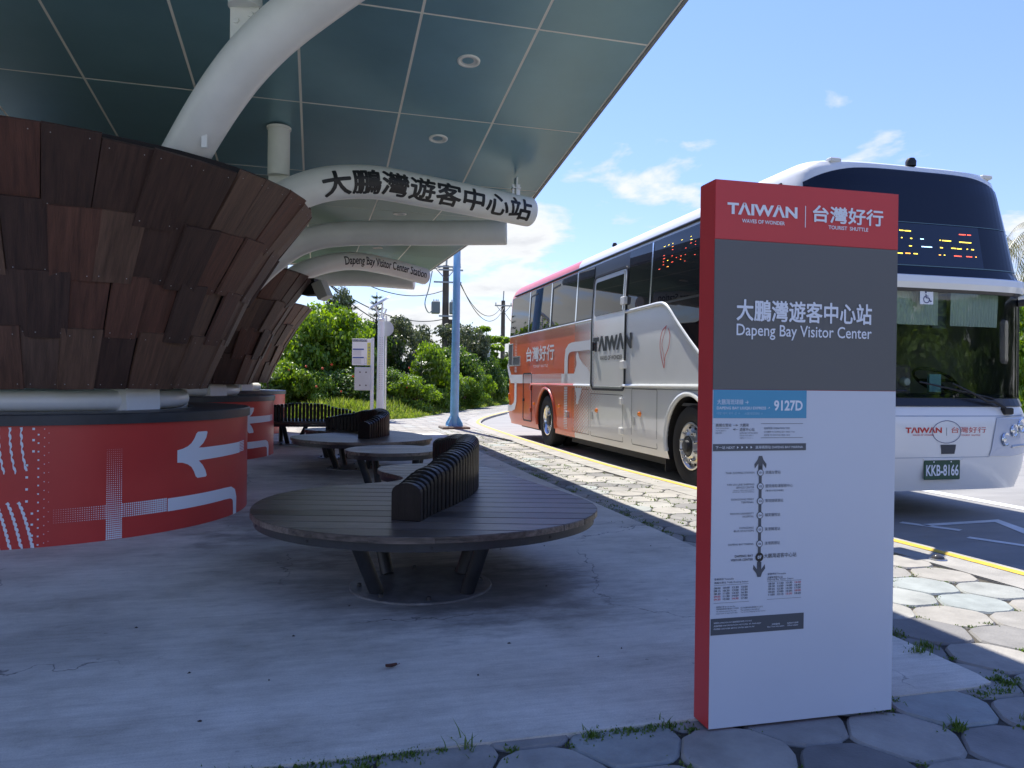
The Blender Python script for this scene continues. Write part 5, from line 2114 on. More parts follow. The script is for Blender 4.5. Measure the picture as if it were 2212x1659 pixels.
for (b, z) in ((16.03, .76), (14.22, .77), (12.16, .77), (10.38, .79)):
    o = MB()
    hx = [(.058 * math.cos(R(60 * k)), .045 * math.sin(R(60 * k))) for k in range(6)]
    M = Matrix.Translation((-hw(.8), Y(b), Z(z))) @ Matrix.Rotation(R(-90), 4, 'Y') @ Matrix.Rotation(R(90), 4, 'Z')
    o.prism(hx, 0, .028, M, taper=[(x * .6, y * .6) for x, y in hx])
    fix_normals(o.build('side_marker', AMBER, bus))
MB().box(-1.30, -1.25, Y(13.70), Y(13.62), Z(.58), Z(.70), bevel=.008).build('fuel_cap', ALU, bus)
# rear vents
for (b0, b1, z0, z1, up) in ((17.92, 18.30, 1.62, 2.14, True), (17.24, 17.88, 1.62, 1.82, False)):
    vt = sdecal('vent', [rect(b0, b1, z0, z1)], BLACK, h=.006, h0=0)
    sdecal('vent_frame', stroke(rect(b0, b1, z0, z1), .03, True), BUS_WHITE if up else ALU, h=.014, h0=0, parent=vt)
    k = b0 + .06
    while k < b1 - .03:
        sdecal('vent_slat', [rect(k, k + .018, z0 + .02, z1 - .02)], ALU, h=.012, h0=.004, parent=vt, su=None, sv=None)
        k += .085 if up else .07
# rear lamps seen edge-on
for z, r_ in ((1.42, .06), (1.28, .055), (1.12, .05)):
    MB().lathe([(0, .05), (r_ * .8, .04), (r_, 0)], 14, Matrix.Translation((-1.15, BL - .03, Z(z))) @ Matrix.Rotation(R(-90), 4, 'X')).build('tail_lamp', mat('red_lens', (.5, .03, .02), .2), bus, 40)
MB().box(-1.27, -1.22, BL - .20, BL - .10, Z(.78), Z(.95), bevel=.008).build('side_marker', AMBER, bus)

# livery: halftone, bands, lettering
polys = []
pit = .066
rr = random.Random(1)
nb = int((13.36 - 10.85) / pit)
for i in range(nb):
    b = 13.33 - i * pit
    f = (13.33 - b) / 2.3 + .08
    for j in range(40):
        z = .34 + j * .062 + (.031 if i % 2 else 0)
        if z > 2.27:
            continue
        # the fade reaches farther forward low down and up high than at the waist
        reach = .62 + .38 * abs(z - 1.45) / .8 if z > .3 else 1
        if z < 1.16:
            reach = .45 + .45 * (z - .3) / .85
        g = f / max(.3, min(1.05, reach))
        r_ = .034 * (1 - g)
        if r_ < .005:
            continue
        if 1.16 < z < 1.215:
            continue
        polys.append(disc2(b, z, r_, 6))
on_door = [p for p in polys if 11.0 < p[0][0] < 12.42 and p[0][1] > 1.15]
off_door = [p for p in polys if p not in on_door]
sdecal('halftone_print', off_door, ORANGE_PRINT, h=.004, su=None, sv=None)['kind'] = 'stuff'
sdecal('halftone_print', on_door, ORANGE_PRINT, h=.0075, su=None, sv=None, parent=dr)['kind'] = 'stuff'
polys = []
polys += [p for p in stroke([(13.82, 1.22), (13.82, 1.66), (13.78, 1.80), (13.66, 1.87), (13.50, 1.89), (12.48, 1.89)], [.20, .20, .19, .17, .17, .17])]
polys += stroke([(18.1, 1.30), (17.0, 1.30)], .20) + stroke([(14.1, 1.30), (12.5, 1.30)], .20)
polys += stroke([(18.40, 1.66), (18.28, 1.50), (18.14, 1.36), (18.05, 1.30)], [.16, .16, .18, .2])
polys += stroke([(17.62, 1.22), (17.62, .80), (17.72, .66), (17.95, .60), (18.35, .59)], [.2, .2, .18, .15, .15])
polys += [[(13.34, 1.40), (12.52, 1.40), (12.62, 1.50), (12.86, 1.56), (13.06, 1.68), (13.16, 1.80), (13.26, 1.72), (13.2, 1.58)]]
polys += [[(13.30, 1.14), (12.9, 1.14), (12.98, 1.02), (13.1, .86), (13.22, .84), (13.2, .98)]]
for k in range(8):
    w_ = .018 - .0012 * k
    z = 1.205 + k * .0265
    polys.append(rect(14.1, 17.0, z, z + w_))
for k in range(26):
    z = .36 + k * .031
    polys.append(rect(13.72, 13.92, z, z + .012 + .008 * k / 26))
for k in range(22):
    z = 1.46 + k * .036
    polys.append(rect(17.52, 17.72, z, z + .018 * (1 - k / 26)))
sdecal('band_print', polys, PRINT_WHITE, h=.0055, sv=None)
# lettering reads from rear (left) to front (right) on this side: mirror b
def side_text(body, b_left, b_right, z0, z1, bold, m, h, parent=bus, emb=0):
    pol = text2d(body, (-b_left, -b_right, z0, z1), bold)
    pol = [[(-u, v) for u, v in p][::-1] for p in pol]
    sdecal('lettering', pol, m, h=h, parent=parent, su=None, sv=None, emb=emb)


side_text('台灣好行', 16.68, 14.58, 1.685, 1.995, .012, PRINT_WHITE, .006, emb=.010)
side_text('TOURIST  SHUTTLE', 16.10, 15.02, 1.545, 1.60, .01, PRINT_WHITE, .006)
side_text('TΛIWΛN', 12.34, 10.70, 1.770, 2.0, .030, BLACK_PRINT, .0088, emb=.012)
side_text('WAVES OF WONDER', 12.02, 11.06, 1.61, 1.68, .012, BLACK_PRINT, .0088)
isl = catmull([Vector(p) for p in ((9.52, 2.02, 0), (9.66, 1.95, 0), (9.72, 1.80, 0), (9.70, 1.66, 0), (9.62, 1.50, 0), (9.58, 1.46, 0), (9.56, 1.60, 0), (9.46, 1.72, 0), (9.42, 1.88, 0), (9.47, 1.98, 0))], 4)
isl2 = catmull([Vector(p) for p in ((9.54, 2.0, 0), (9.60, 1.90, 0), (9.66, 1.78, 0), (9.62, 1.66, 0), (9.59, 1.55, 0))], 4)
sdecal('island_outline_print', stroke([(p.x, p.y) for p in isl], .014) + stroke([(p.x, p.y) for p in isl2], .010), RED_PRINT, h=.004, su=None, sv=None)
# side destination display behind glass, seen as lit dots
for c, s0 in (('r', 1), ('y', 2)):
    polys = []
    rr = random.Random(s0)
    for j in range(8):
        z = 2.82 + j * .042
        b = 9.85
        while b > 8.7:
            if rr.random() < .42 and ((j < 6) == (c == 'r') or rr.random() < .25):
                polys.append(rect(b - rr.uniform(.02, .06), b, z, z + .004))
            b -= .13
    o = sdecal('led_dots', polys, LED[c], h=.0135, su=None, sv=None)
    o['kind'] = 'stuff'

# wheels
def wheel(y, front):
    w = MB()
    r_ = .522
    Mw = Matrix.Translation((-1.20, y, r_)) @ Matrix.Rotation(R(-90), 4, 'Y')
    prof = [(.29, -.13), (.31, .00), (.36, .022), (.43, .028), (.49, .018), (.515, -.01), (r_, -.04), (r_, -.24), (.5, -.27), (.3, -.27)]
    w.lathe(prof, 56, Mw)
    o = w.build('wheel', RUBBER, bus, 35)
    if front:
        rim = MB().lathe([(.30, -.02), (.305, .012), (.285, .014), (.27, -.01), (.255, -.03), (.17, .035), (.135, .055), (.13, .02), (.0, .02)], 40, Mw).build('rim', ALU, o, 35)
        for k in range(10):
            a = 2 * math.pi * k / 10
            M = Mw @ Matrix.Translation((.195 * math.cos(a), .195 * math.sin(a), .015))
            MB().lathe([(.020, 0), (.018, .05), (.0, .055)], 8, M).build('lug_nut', CHROME, o, 40)
        mb = MB()
        for k in range(10):
            a = 2 * math.pi * (k + .5) / 10
            M = Mw @ Matrix.Translation((.238 * math.cos(a), .238 * math.sin(a), -.012))
            mb.lathe([(.0, .006), (.018, .006), (.02, -.01)], 10, M)
        mb.build('rim_holes', BLACK, o)
        MB().lathe([(.128, .03), (.12, .055), (.075, .06), (.07, .10), (.0, .105)], 24, Mw).build('hub', DARK_STEEL, o, 35)
    else:
        MB().lathe([(.29, .0), (.305, .014), (.285, .016), (.262, -.02), (.255, -.16), (.16, -.19), (.12, -.05), (0, -.04)], 40, Mw).build('rim', CHROME, o, 35)
        MB().lathe([(.11, -.05), (.09, .0), (0, .005)], 20, Mw).build('hub', DARK_STEEL, o, 35)
        M2 = Matrix.Translation((-.85, y, r_)) @ Matrix.Rotation(R(-90), 4, 'Y')
        MB().lathe(prof, 40, M2).build('inner_tyre', RUBBER, o, 35)
    # the far side wheel
    Mr = Matrix.Translation((1.20, y, r_)) @ Matrix.Rotation(R(90), 4, 'Y')
    o2 = MB().lathe(prof, 40, Mr).build('wheel', RUBBER, bus, 35)
    MB().lathe([(.30, -.02), (.25, -.03), (.0, .02)], 30, Mr).build('rim', ALU, o2, 35)


wheel(WF, True)
wheel(WR, False)
for y, m in ((WF, BUS_WHITE), (WR, TRIM_O)):
    pts = []
    for k in range(-4, 37):
        a = R(180 * k / 32)
        z = .53 + .655 * math.sin(a)
        if z < .34:
            continue
        pts.append((-hw(z) - .002, y + .655 * math.cos(a), z))
    MB().tube(pts, .034, 8).build('wheel_arch', m, bus, 40)
MB().box(-1.05, 1.05, .6, BL - .6, .24, .34).box(-1.0, 1.0, 3.6, 8.0, .16, .30).build('chassis', BLACK, bus)
MB().box(-1.22, -.85, WF + .70, WF + .72, .12, .45).build('mud_flap', BLACK, bus)
MB().lathe([(.03, 0), (.045, .04), (.03, .08), (0, .09)], 12, Matrix.Translation((-1.0, 5.9, 3.57))).build('roof_vent', BLACK, bus, 40)

# =================================================================== POLES AND SIGNS
POLE_BLUE = mat('sky_blue_pole_paint', (.20, .50, .80), .4, 0, .14, 3)
p = P(3.467, 19.8)
bp_ = empty('blue_mast', (p.x, p.y, 0), T, 'tall sky blue steel mast standing on the paving between the shelter and the bus', 'pole')
MB().tube([(0, 0, .02), (.02, 0, 3.0), (.03, 0, 6.4)], [.115, .10, .085], 20).build('shaft', POLE_BLUE, bp_, 40)
MB().box(-.36, .36, -.36, .36, -.03, .055, bevel=.02).build('footing', mat('old_footing', (.16, .13, .11), .9, 0, .4, 8, .5), bp_)
mb = MB()
for k in range(4):
    M = Matrix.Rotation(R(45 + 90 * k), 4, 'Z')
    mb.add([(.09, -.012, .06), (.27, -.012, .06), (.26, -.012, .14), (.10, -.012, .36), (.09, .012, .06), (.27, .012, .06), (.26, .012, .14), (.10, .012, .36)],
           [(0, 1, 2, 3), (7, 6, 5, 4), (0, 4, 5, 1), (1, 5, 6, 2), (2, 6, 7, 3), (3, 7, 4, 0)], M)
mb.box(-.2, .2, -.2, .2, .055, .075).build('base_bracket', POLE_BLUE, bp_)
MB().lathe([(0, .004), (.06, .004), (.062, 0)], 20, Matrix.Translation((-.0, -.112, 1.5)) @ Matrix.Rotation(R(90), 4, 'X') @ Matrix.Scale(2.2, 4, (0, 1, 0))).build('hand_hole_cover', POLE_BLUE, bp_)

LAMPW = mat('white_lamp_paint', (.70, .72, .70), .4, 0, .05, 3)


def solar_lamp(loc, h, label, full=True):
    t = empty('park_lamp', (loc[0], loc[1], 0), T, label, 'lamp', 'white park lamps with tilted tops')
    MB().tube([(0, 0, 0), (0, 0, h * .55), (0, 0, h - .50)], [.125, .112, .105], 20).build('post', LAMPW, t, 40)
    MB().lathe([(.105, 0), (.13, .01), (.13, .06), (.105, .08)], 20, Matrix.Translation((0, 0, h - .58))).build('collar', LAMPW, t, 40)
    for dx_, dy_, top in ((-.10, 0, h - .10), (.02, .03, h - .02), (.08, -.02, h - .2)):
        MB().tube([(dx_ * .3, dy_, h - .56), (dx_ * 2.0, dy_, top)], .028, 8).build('strut', LAMPW, t, 40)
    mb = MB()
    M = Matrix.Translation((-.06, 0, h)) @ Matrix.Rotation(R(-32), 4, 'Y')
    mb.prism([(x * .42, y * .16) for x, y in disc2(0, 0, 1, 16)], -.03, .03, M, taper=[(x * .36, y * .12) for x, y in disc2(0, 0, 1, 16)])
    mb.build('lamp_head', LAMPW, t, 50)
    return t


sp = (-4.157, 24.29)
solar_lamp(sp, 3.68, 'white lamp post with a leaf-shaped tilted head, holding perforated strip, left of the blue mast')
fl = P(11.25, 51.1)
solar_lamp((fl.x, fl.y), 3.6, 'small distant white lamp post on the grass just left of the bus')
# perforations down the near post
t = [o for o in bpy.data.objects if o.name == 'park_lamp'][0]
polys = []
for sx in (-.035, .035):
    for k in range(24):
        polys.append(disc2(sx, .95 + k * .07, .013, 6))
o = decal('perforations', polys, lambda u, v, h: Vector((u, -math.sqrt(max(0, .118 ** 2 - u * u)) - h, v)), mat('hole_grey', (.3, .32, .34), .6), t, h=.004)
o['kind'] = 'stuff'
# bus stop boards beside the lamp
bs = empty('bus_stop_sign', (sp[0] - .24, sp[1] - .10, 0), 0, 'white bus stop timetable board above a grey box, beside the white lamp post', 'sign')
MB().tube([(0, 0, 0), (0, 0, 2.56)], .045, 12).build('post', LAMPW, bs, 40)
b_ = MB().box(-.64, -.03, -.03, .0, 1.69, 2.52, bevel=.008).build('timetable_board', WHITE_STEEL, bs)
MB().box(-.165, -.045, -.035, -.031, 1.70, 2.40).build('yellow_strip', mat('sign_yellow', (.72, .68, .10), .5), b_)
MB().box(-.63, -.17, -.035, -.031, 2.43, 2.50).build('header_strip', mat('header_black', (.05, .05, .05), .5), b_)
bfn = lambda u, v, h: Vector((u, -.035 - h, v))
decal('lettering', text2d('觀光局 高雄客運 屏東客運', (-.62, -.18, 2.44, 2.49), .01), bfn, TXT_W, b_, h=.001)
ch = '大鵬灣遊客中心'
polys = []
for k, c in enumerate(ch):
    polys += text2d(c, (-.14, -.07, 2.31 - k * .095, 2.375 - k * .095), .005)
decal('lettering', polys, bfn, mat('board_navy', (.05, .09, .3), .5), b_, h=.001)
decal('timetable_print', [rect(-.62, -.27, 2.17, 2.21), rect(-.62, -.27, 1.91, 1.95)], bfn, mat('board_navy', (.05, .09, .3), .5), b_, h=.001)['kind'] = 'stuff'
polys = []
for z in [2.145 - .03 * k for k in range(6)] + [1.885 - .03 * k for k in range(6)]:
    polys.append(rect(-.61, -.30 - (.05 if int(z * 100) % 3 else 0), z, z + .009))
polys += stroke(rect(-.25, -.18, 1.74, 1.92), .006, True)
decal('timetable_print', polys, bfn, mat('faint_print', (.38, .40, .42), .5), b_, h=.001)['kind'] = 'stuff'
jb = MB().box(-.53, -.04, -.16, .0, .90, 1.63, bevel=.012).build('control_box', mat('pale_grey_box', (.46, .48, .47), .5, 0, .06, 4), bs)
decal('lock', [disc2(x, z, .026, 8) for x in (-.36, -.17) for z in (1.06, 1.47)], lambda u, v, h: Vector((u, -.16 - h, v)), mat('rusty_lock', (.10, .09, .08), .6), jb, h=.004, h0=0)['kind'] = 'stuff'
MB().box(-.055, .0, -.05, .05, .3, 2.5).build('side_channel', LAMPW, bs)
# round sign seen from behind
rs = empty('round_road_sign', (sp[0] + .10, sp[1] + .35, 0), 0, 'round grey back of a road sign behind the white lamp post', 'sign')
MB().tube([(0, 0, 0), (0, 0, 3.3)], .03, 10).build('post', ALU, rs, 40)
MB().lathe([(0, -.008), (.245, -.008), (.25, 0), (.245, .008), (0, .008)], 36, Matrix.Translation((0, -.04, 2.88)) @ Matrix.Rotation(R(90), 4, 'X')).build('disc', mat('sign_back_grey', (.42, .44, .45), .5), rs, 40)

# floodlight on the second funnel's rim
wp = Vector((-3.38, 12.9, 2.78))
fl_ = empty('floodlight', wp, R(-10), 'small black floodlight with a cream face on the rim of the second funnel', 'floodlight')
MB().box(-.13, .10, -.12, .12, -.14, .14, bevel=.012).build('housing', BLACK, fl_)
M = Matrix.Rotation(R(-25), 4, 'Y')
MB().box(.06, .24, -.13, .13, -.28, .02, M, bevel=.01).build('face', mat('cream_face', (.5, .5, .44), .4), fl_)
MB().tube([(-.13, 0, -.05), (-.24, 0, -.10), (-.26, .0, .02), (-.16, 0, .10)], .012, 6).build('cable', BLACK, fl_, 40)

# =================================================================== UTILITY POLES
POLE_WOOD = mat('weathered_utility_pole', (.11, .085, .07), .85, 0, .3, 2, .3, 30, stretch=(3, 3, .6))
GALV = mat('galvanised_steel', (.36, .38, .39), .45, .6)
CERAM = mat('ceramic_insulator', (.4, .38, .36), .3)


def xy_at(px, d):
    return ((px - 1106) / 1660 * d, d)


def insul(root, x, z, y=0, s=1):
    MB().lathe([(.02, 0), (.05, .03), (.03, .07), (.055, .11), (.03, .15), (.04, .2), (0, .24)], 8, Matrix.Translation((x, y, z)) @ Matrix.Scale(s, 4)).build('insulator', CERAM, root, 40)


up1 = empty('utility_pole', (*xy_at(960.5, 50), 0), R(10), 'tall brown utility pole with crossarms and two grey transformers, left of the blue mast', 'utility pole', 'utility poles')
MB().tube([(0, 0, 0), (0, 0, 8.7)], [.24, .20], 16).build('pole', POLE_WOOD, up1, 40)
MB().tube([(.42, .1, 0), (.36, .05, 5.2)], [.22, .20], 14).build('brace_pole', POLE_WOOD, up1, 40)
MB().tube([(.02, 0, 8.6), (.10, 0, 10.2)], .06, 8).build('top_pipe', GALV, up1, 40)
for (z, x0, x1) in ((8.55, -1.0, .95), (8.35, -.5, 1.1), (7.55, -.8, 1.0)):
    MB().box(x0, x1, -.24, -.14, z, z + .10).build('crossarm', GALV, up1)
for x in (-.95, -.55, .55, .9):
    insul(up1, x, 8.65, -.19)
insul(up1, -1.35, 8.35, -.19)
insul(up1, .85, 7.3, -.19)
for x0, x1 in ((-.7, -.15), (.6, .1)):
    MB().tube([(x0, -.2, 8.5), (x1, -.2, 7.9)], .03, 6).build('brace', GALV, up1)
for x in (-.62, .55):
    tr = MB().box(x - .30, x + .24, -.35, .15, 5.55, 6.35, bevel=.05).build('transformer', mat('transformer_grey', (.20, .23, .23), .5), up1)
    for k in (-.15, .0, .12):
        MB().lathe([(.05, 0), (.03, .12), (0, .2)], 8, Matrix.Translation((x + k, -.1, 6.33))).build('bushing', CERAM, tr, 40)
path = catmull([(-.9, -.2, 8.3), (-1.1, -.2, 7.2), (-1.35, -.2, 6.2), (-1.1, -.2, 5.6), (-.75, -.2, 5.9)], 5)
MB().tube(path, .035, 6).build('drop_cable', mat('pale_green_cable', (.28, .36, .34), .5), up1)
MB().box(-.45, .5, -.3, -.2, 5.35, 5.45).build('crossarm', GALV, up1)
up2 = empty('utility_pole', (*xy_at(1085, 80), 0), R(10), 'slimmer distant utility pole just left of the bus', 'utility pole', 'utility poles')
MB().tube([(0, 0, 0), (0, 0, 9.6)], [.26, .20], 12).build('pole', POLE_WOOD, up2, 40)
MB().tube([(0, 0, 9.5), (.05, 0, 10.6)], .06, 6).build('top_pipe', GALV, up2)
MB().box(-.9, .9, -.2, -.1, 9.0, 9.12).build('crossarm', GALV, up2)
for x in (-.8, .0, .8):
    insul(up2, x, 9.12, -.15, 1.3)
for x0, x1 in ((-.7, -.1), (.7, .1)):
    MB().tube([(x0, -.15, 9.0), (x1, -.15, 8.3)], .03, 6).build('brace', GALV, up2)

WIRE = mat('power_cable', (.03, .03, .035), .6)


def wire(p0, p1, sag, r, label, a=20):
    p0, p1 = Vector(p0), Vector(p1)
    o = MB().tube([p0.lerp(p1, k / a) - Vector((0, 0, sag * 4 * (k / a) * (1 - k / a))) for k in range(a + 1)], r, 5).build('power_line', WIRE)
    tag(o, label, 'cable', 'power lines strung between the poles')


def W(px, py, d):
    r_ = ((px - 1106) / 1660, 1, -(py - 823 - .012 * (px - 1106)) / 1660)
    return (r_[0] * d, d, 1.25 + r_[2] * d)


wires = [((938, 575), 50, (600, 470), 30, 1.0, 'power line from the left crossarm end rising leftwards under the canopy'),
         ((950, 577), 50, (640, 500), 32, .8, 'power line just below the highest one left of the utility pole'),
         ((975, 578), 50, (1083, 660), 80, 2.0, 'upper power line between the two utility poles'),
         ((985, 595), 50, (1088, 662), 80, 2.2, 'second power line between the two utility poles'),
         ((955, 628), 50, (720, 575), 38, .8, 'power line reaching the pole at the height of its lower crossarm'),
         ((955, 690), 50, (690, 600), 36, .8, 'power line meeting the pole at its transformers, on the left'),
         ((955, 715), 50, (700, 607), 36, 1.0, 'lower power line left of the pole, passing over the bushes'),
         ((955, 732), 50, (700, 640), 36, 1.2, 'lowest power line on the left, just above the tree tops'),
         ((968, 690), 50, (1084, 720), 80, 1.2, 'middle power line right of the transformers'),
         ((968, 700), 50, (1084, 728), 80, 1.8, 'sagging power line under the middle one'),
         ((968, 728), 50, (1084, 800), 78, .6, 'power line falling from the pole behind the blue mast towards the small tree')]
for (a_, da, b_w, db, sag, lab) in wires:
    wire(W(*a_, da), W(*b_w, db), sag, .018 + .0002 * da, lab)
wire(W(2150, 615, 34), W(2260, 596, 26), .1, .02, 'short power line at the right edge beside the bus roof')
wire(W(2150, 668, 34), W(2260, 670, 26), .0, .018, 'lower short power line at the right edge beside the bus')
wire(W(1084, 668, 80), W(1140, 700, 100), 1.0, .03, 'power line leaving the distant pole to the right')

# =================================================================== VEGETATION
def leaf_cloud(clumps, n, size, seed, droop=0.0, elong=1.7, up=.35):
    """leaf-sized faces spread through the clumps' shells; clumps: (x, y, z, rx, ry, rz)"""
    g = np.random.default_rng(seed)
    vol = np.array([c[3] * c[4] + c[4] * c[5] for c in clumps])
    cnt = (n * vol / vol.sum()).astype(int) + 1
    P_, Nn = [], []
    for c, k in zip(clumps, cnt):
        d = g.normal(size=(k, 3))
        d /= np.linalg.norm(d, axis=1)[:, None]
        rad = 1 - np.abs(g.normal(0, .17, k))[:, None]
        rad = np.where(g.random((k, 1)) < .10, g.uniform(.95, 1.28, (k, 1)), rad)
        rad *= (1 + .16 * np.sin(d[:, :1] * 7 + c[0] * 3) * np.sin(d[:, 1:2] * 6 + c[2]) + .10 * np.sin(d[:, 2:3] * 13 + c[1]))
        P_.append(np.array(c[:3]) + d * rad * np.array(c[3:6]))
        Nn.append(d)
    P_, Nn = np.vstack(P_), np.vstack(Nn)
    keep = P_[:, 2] > .02
    P_, Nn = P_[keep], Nn[keep]
    k = len(P_)
    nr = Nn * .8 + g.normal(0, .55, (k, 3)) + np.array([0, 0, up])
    nr /= np.linalg.norm(nr, axis=1)[:, None]
    t = g.normal(size=(k, 3)) + np.array([0, 0, -droop])
    t -= nr * (t * nr).sum(1)[:, None]
    t /= np.linalg.norm(t, axis=1)[:, None]
    s = np.cross(nr, t)
    sz = size * g.uniform(.6, 1.35, k)[:, None]
    a = P_ - t * sz * elong / 2
    b_ = P_ + s * sz / 2 + nr * sz * .12
    c_ = P_ + t * sz * elong / 2
    d_ = P_ - s * sz / 2 + nr * sz * .12
    V = np.stack([a, b_, c_, d_], 1).reshape(-1, 3)
    me = bpy.data.meshes.new('crown')
    me.vertices.add(len(V))
    me.vertices.foreach_set('co', V.astype(np.float32).ravel())
    me.loops.add(4 * k)
    me.loops.foreach_set('vertex_index', np.arange(4 * k, dtype=np.int32))
    me.polygons.add(k)
    me.polygons.foreach_set('loop_start', (np.arange(k) * 4).astype(np.int32))
    me.polygons.foreach_set('loop_total', np.full(k, 4, dtype=np.int32))
    me.update()
    return me


def clumps_for(w, d, h, n, seed, z0=.0, cr=.32):
    r_ = random.Random(seed)
    out = []
    for k in range(n):
        a = r_.uniform(0, 6.283)
        q = r_.random() ** .5
        z = z0 + (h - z0) * (r_.random() ** .85)
        f = math.sqrt(max(.08, 1 - ((z - h * .35) / (h * .72)) ** 2))
        s = cr * r_.uniform(.6, 1.25)
        out.append((math.cos(a) * w / 2 * q * f, math.sin(a) * d / 2 * q * f, max(z - s * h * .25, s * .5), w * s * .55, d * s * .55, h * s * .48))
    return out


BRIGHT = leafmat('bright_leaf', (.085, .155, .014), (.13, .235, .022), (.20, .31, .035), .45)
MID = leafmat('mid_leaf', (.045, .095, .014), (.07, .14, .02), (.12, .20, .03), .38)
OLIVE = leafmat('olive_leaf', (.05, .07, .028), (.08, .105, .042), (.13, .15, .075), .28)
DARKN = leafmat('dark_needle', (.022, .05, .02), (.036, .075, .028), (.065, .11, .04), .2)
BARK = mat('bark', (.09, .065, .045), .9, 0, .4, 8, .5)
CROWNS = {}
for key, (w, d, h, n, cr, leaves, size, m) in dict(
        bright=(6, 4, 3.4, 46, .30, 15000, .13, BRIGHT), bright2=(5, 4, 2.6, 34, .30, 11000, .13, BRIGHT),
        mid=(5, 4, 3.0, 36, .32, 12000, .12, MID), olive=(5, 4, 4.6, 46, .26, 15000, .11, OLIVE), olive2=(6, 4, 4.0, 44, .26, 14000, .11, OLIVE)).items():
    CROWNS[key] = (leaf_cloud(clumps_for(w, d, h, n, hash(key) % 7 + len(key), .15, cr), leaves, size, len(key) * 7 + n), w, h, m)
    CROWNS[key][0].materials.append(m)


def trunk_mesh(h, r_, seed, lean=.1):
    rr = random.Random(seed)
    mb = MB()
    top = Vector((rr.uniform(-lean, lean), rr.uniform(-lean, lean), h * .72))
    mb.tube([(0, 0, -.1), top * .5 + Vector((rr.uniform(-.08, .08), 0, 0)), top], [r_, r_ * .75, r_ * .3], 8)
    for k in range(6):
        f = .25 + .12 * k
        p0 = top * f
        a = rr.uniform(0, 6.28)
        q = p0 + Vector((math.cos(a), math.sin(a), .9)) * h * .22
        mb.tube([p0, (p0 + q) / 2 + Vector((0, 0, .06)), q], [r_ * .4, r_ * .28, r_ * .1], 6)
    return mb


def bush(kind, X, Yw, sx, sz, rot, label, cat='bush', name='bush', group='trees and bushes behind the grass bank', trunk=True):
    me, w, h, m = CROWNS[kind]
    t = empty(name, (X, Yw, .12), rot, label, cat, group)
    o = bpy.data.objects.new('crown', me)
    COL.objects.link(o)
    o.parent = t
    o.scale = (sx / w, sx / w, sz / h)
    if trunk:
        trunk_mesh(sz, .09, int(abs(X * 10))).build('trunk', BARK, t, 50)
    return t


def flowers(t, pts, m=None):
    mb = MB()
    for (x, y, z, s) in pts:
        for k in range(5):
            a = 2 * math.pi * k / 5
            mb.add([(0, 0, 0), (math.cos(a - .5) * s, -.02, math.sin(a - .5) * s), (math.cos(a) * s * 1.3, -.05, math.sin(a) * s * 1.3), (math.cos(a + .5) * s, -.02, math.sin(a + .5) * s)],
                   [(0, 1, 2, 3)], Matrix.Translation((x, y, z)))
    mb.build('flowers', mat('scarlet_flower', (.65, .07, .02), .6), t)['kind'] = 'stuff'


bushes = [
    ('bright', 690, 28.5, 255, 662, .3, 'large bright green leafy bush, tallest of the pale ones, left of the white lamp'),
    ('mid', 760, 29.5, 150, 735, 1.1, 'mid green bush filling the gap right beside the white lamp post'),
    ('bright2', 600, 27.0, 150, 775, 2.0, 'low bright green bush at the second funnel, dotted with red flowers'),
    ('bright2', 668, 26.3, 110, 800, 3.0, 'small bright bush in front of the big one, with red flowers'),
    ('mid', 735, 27.3, 150, 800, .5, 'dark green low bush between the flowering bush and the bus stop sign'),
    ('olive', 735, 37.0, 110, 632, .4, 'tall olive tree rising over the big bright bush'),
    ('olive2', 860, 35.0, 170, 688, 1.8, 'broad grey-green tree just right of the white lamp post'),
    ('bright2', 932, 31.5, 120, 742, 1.2, 'bright yellow-green bush between the lamp post and the blue mast'),
    ('mid', 850, 29.0, 110, 800, 2.4, 'low green bush behind the bus stop box'),
    ('mid', 960, 33.0, 110, 800, 5.0, 'low mid green bush just left of the blue mast'),
    ('olive2', 950, 41.0, 190, 705, .2, 'wide olive tree behind the blue mast'),
    ('olive', 1018, 43.0, 100, 712, 2.2, 'dark round tree right of the blue mast'),
    ('bright2', 1030, 39.0, 80, 790, 1.0, 'bright bush behind the small distant lamp'),
    ('mid', 1075, 47.0, 110, 795, 4.0, 'green bush nearest the rear of the bus'),
    ('olive', 1120, 60.0, 140, 760, 3.3, 'distant olive tree half hidden by the rear of the bus'),
    ('mid', 560, 30.0, 130, 745, 3.5, 'dark green bush seen through the gap beside the second funnel'),
    ('olive2', 470, 33.0, 260, 690, 1.0, 'grey-green tree behind the funnels'),
    ('mid', 330, 33.0, 300, 700, 2.0, 'wide green tree far behind the nearest funnel'),
    ('olive', 120, 36.0, 340, 680, 4.0, 'olive tree far behind the nearest red drum'),
    ('mid', -160, 36.0, 380, 690, 1.0, 'green tree beyond the left edge, mirrored in the coach windows'),
]
bushes += [
    ('mid', 800, 34.0, 150, 702, 2.7, 'green tree filling the skyline right behind the bus stop sign'),
    ('bright', 640, 31.0, 200, 690, 4.4, 'bright green tree behind the floodlight, left of the biggest bush'),
    ('bright2', 890, 28.6, 120, 812, .9, 'low bright bush between the white lamp and the young conifer'),
    ('mid', 985, 36.0, 130, 752, 1.7, 'mid green tree crossed by the blue mast'),
    ('bright2', 1005, 34.5, 90, 815, 3.9, 'low bright bush on the verge right of the blue mast'),
    ('mid', 1050, 42.0, 90, 775, .6, 'green bush under the tiered young tree'),
]
bobj = {}
for (kind, px, d, wpx, top, rot, lab) in bushes:
    h = W(px, top, d)[2] - .12
    bobj[(kind, px)] = bush(kind, W(px, top, d)[0], d, wpx / 1660 * d, h, rot, lab, 'tree' if 'tree' in lab else 'bush', 'broadleaf_tree' if 'tree' in lab else 'bush')
rf = random.Random(4)
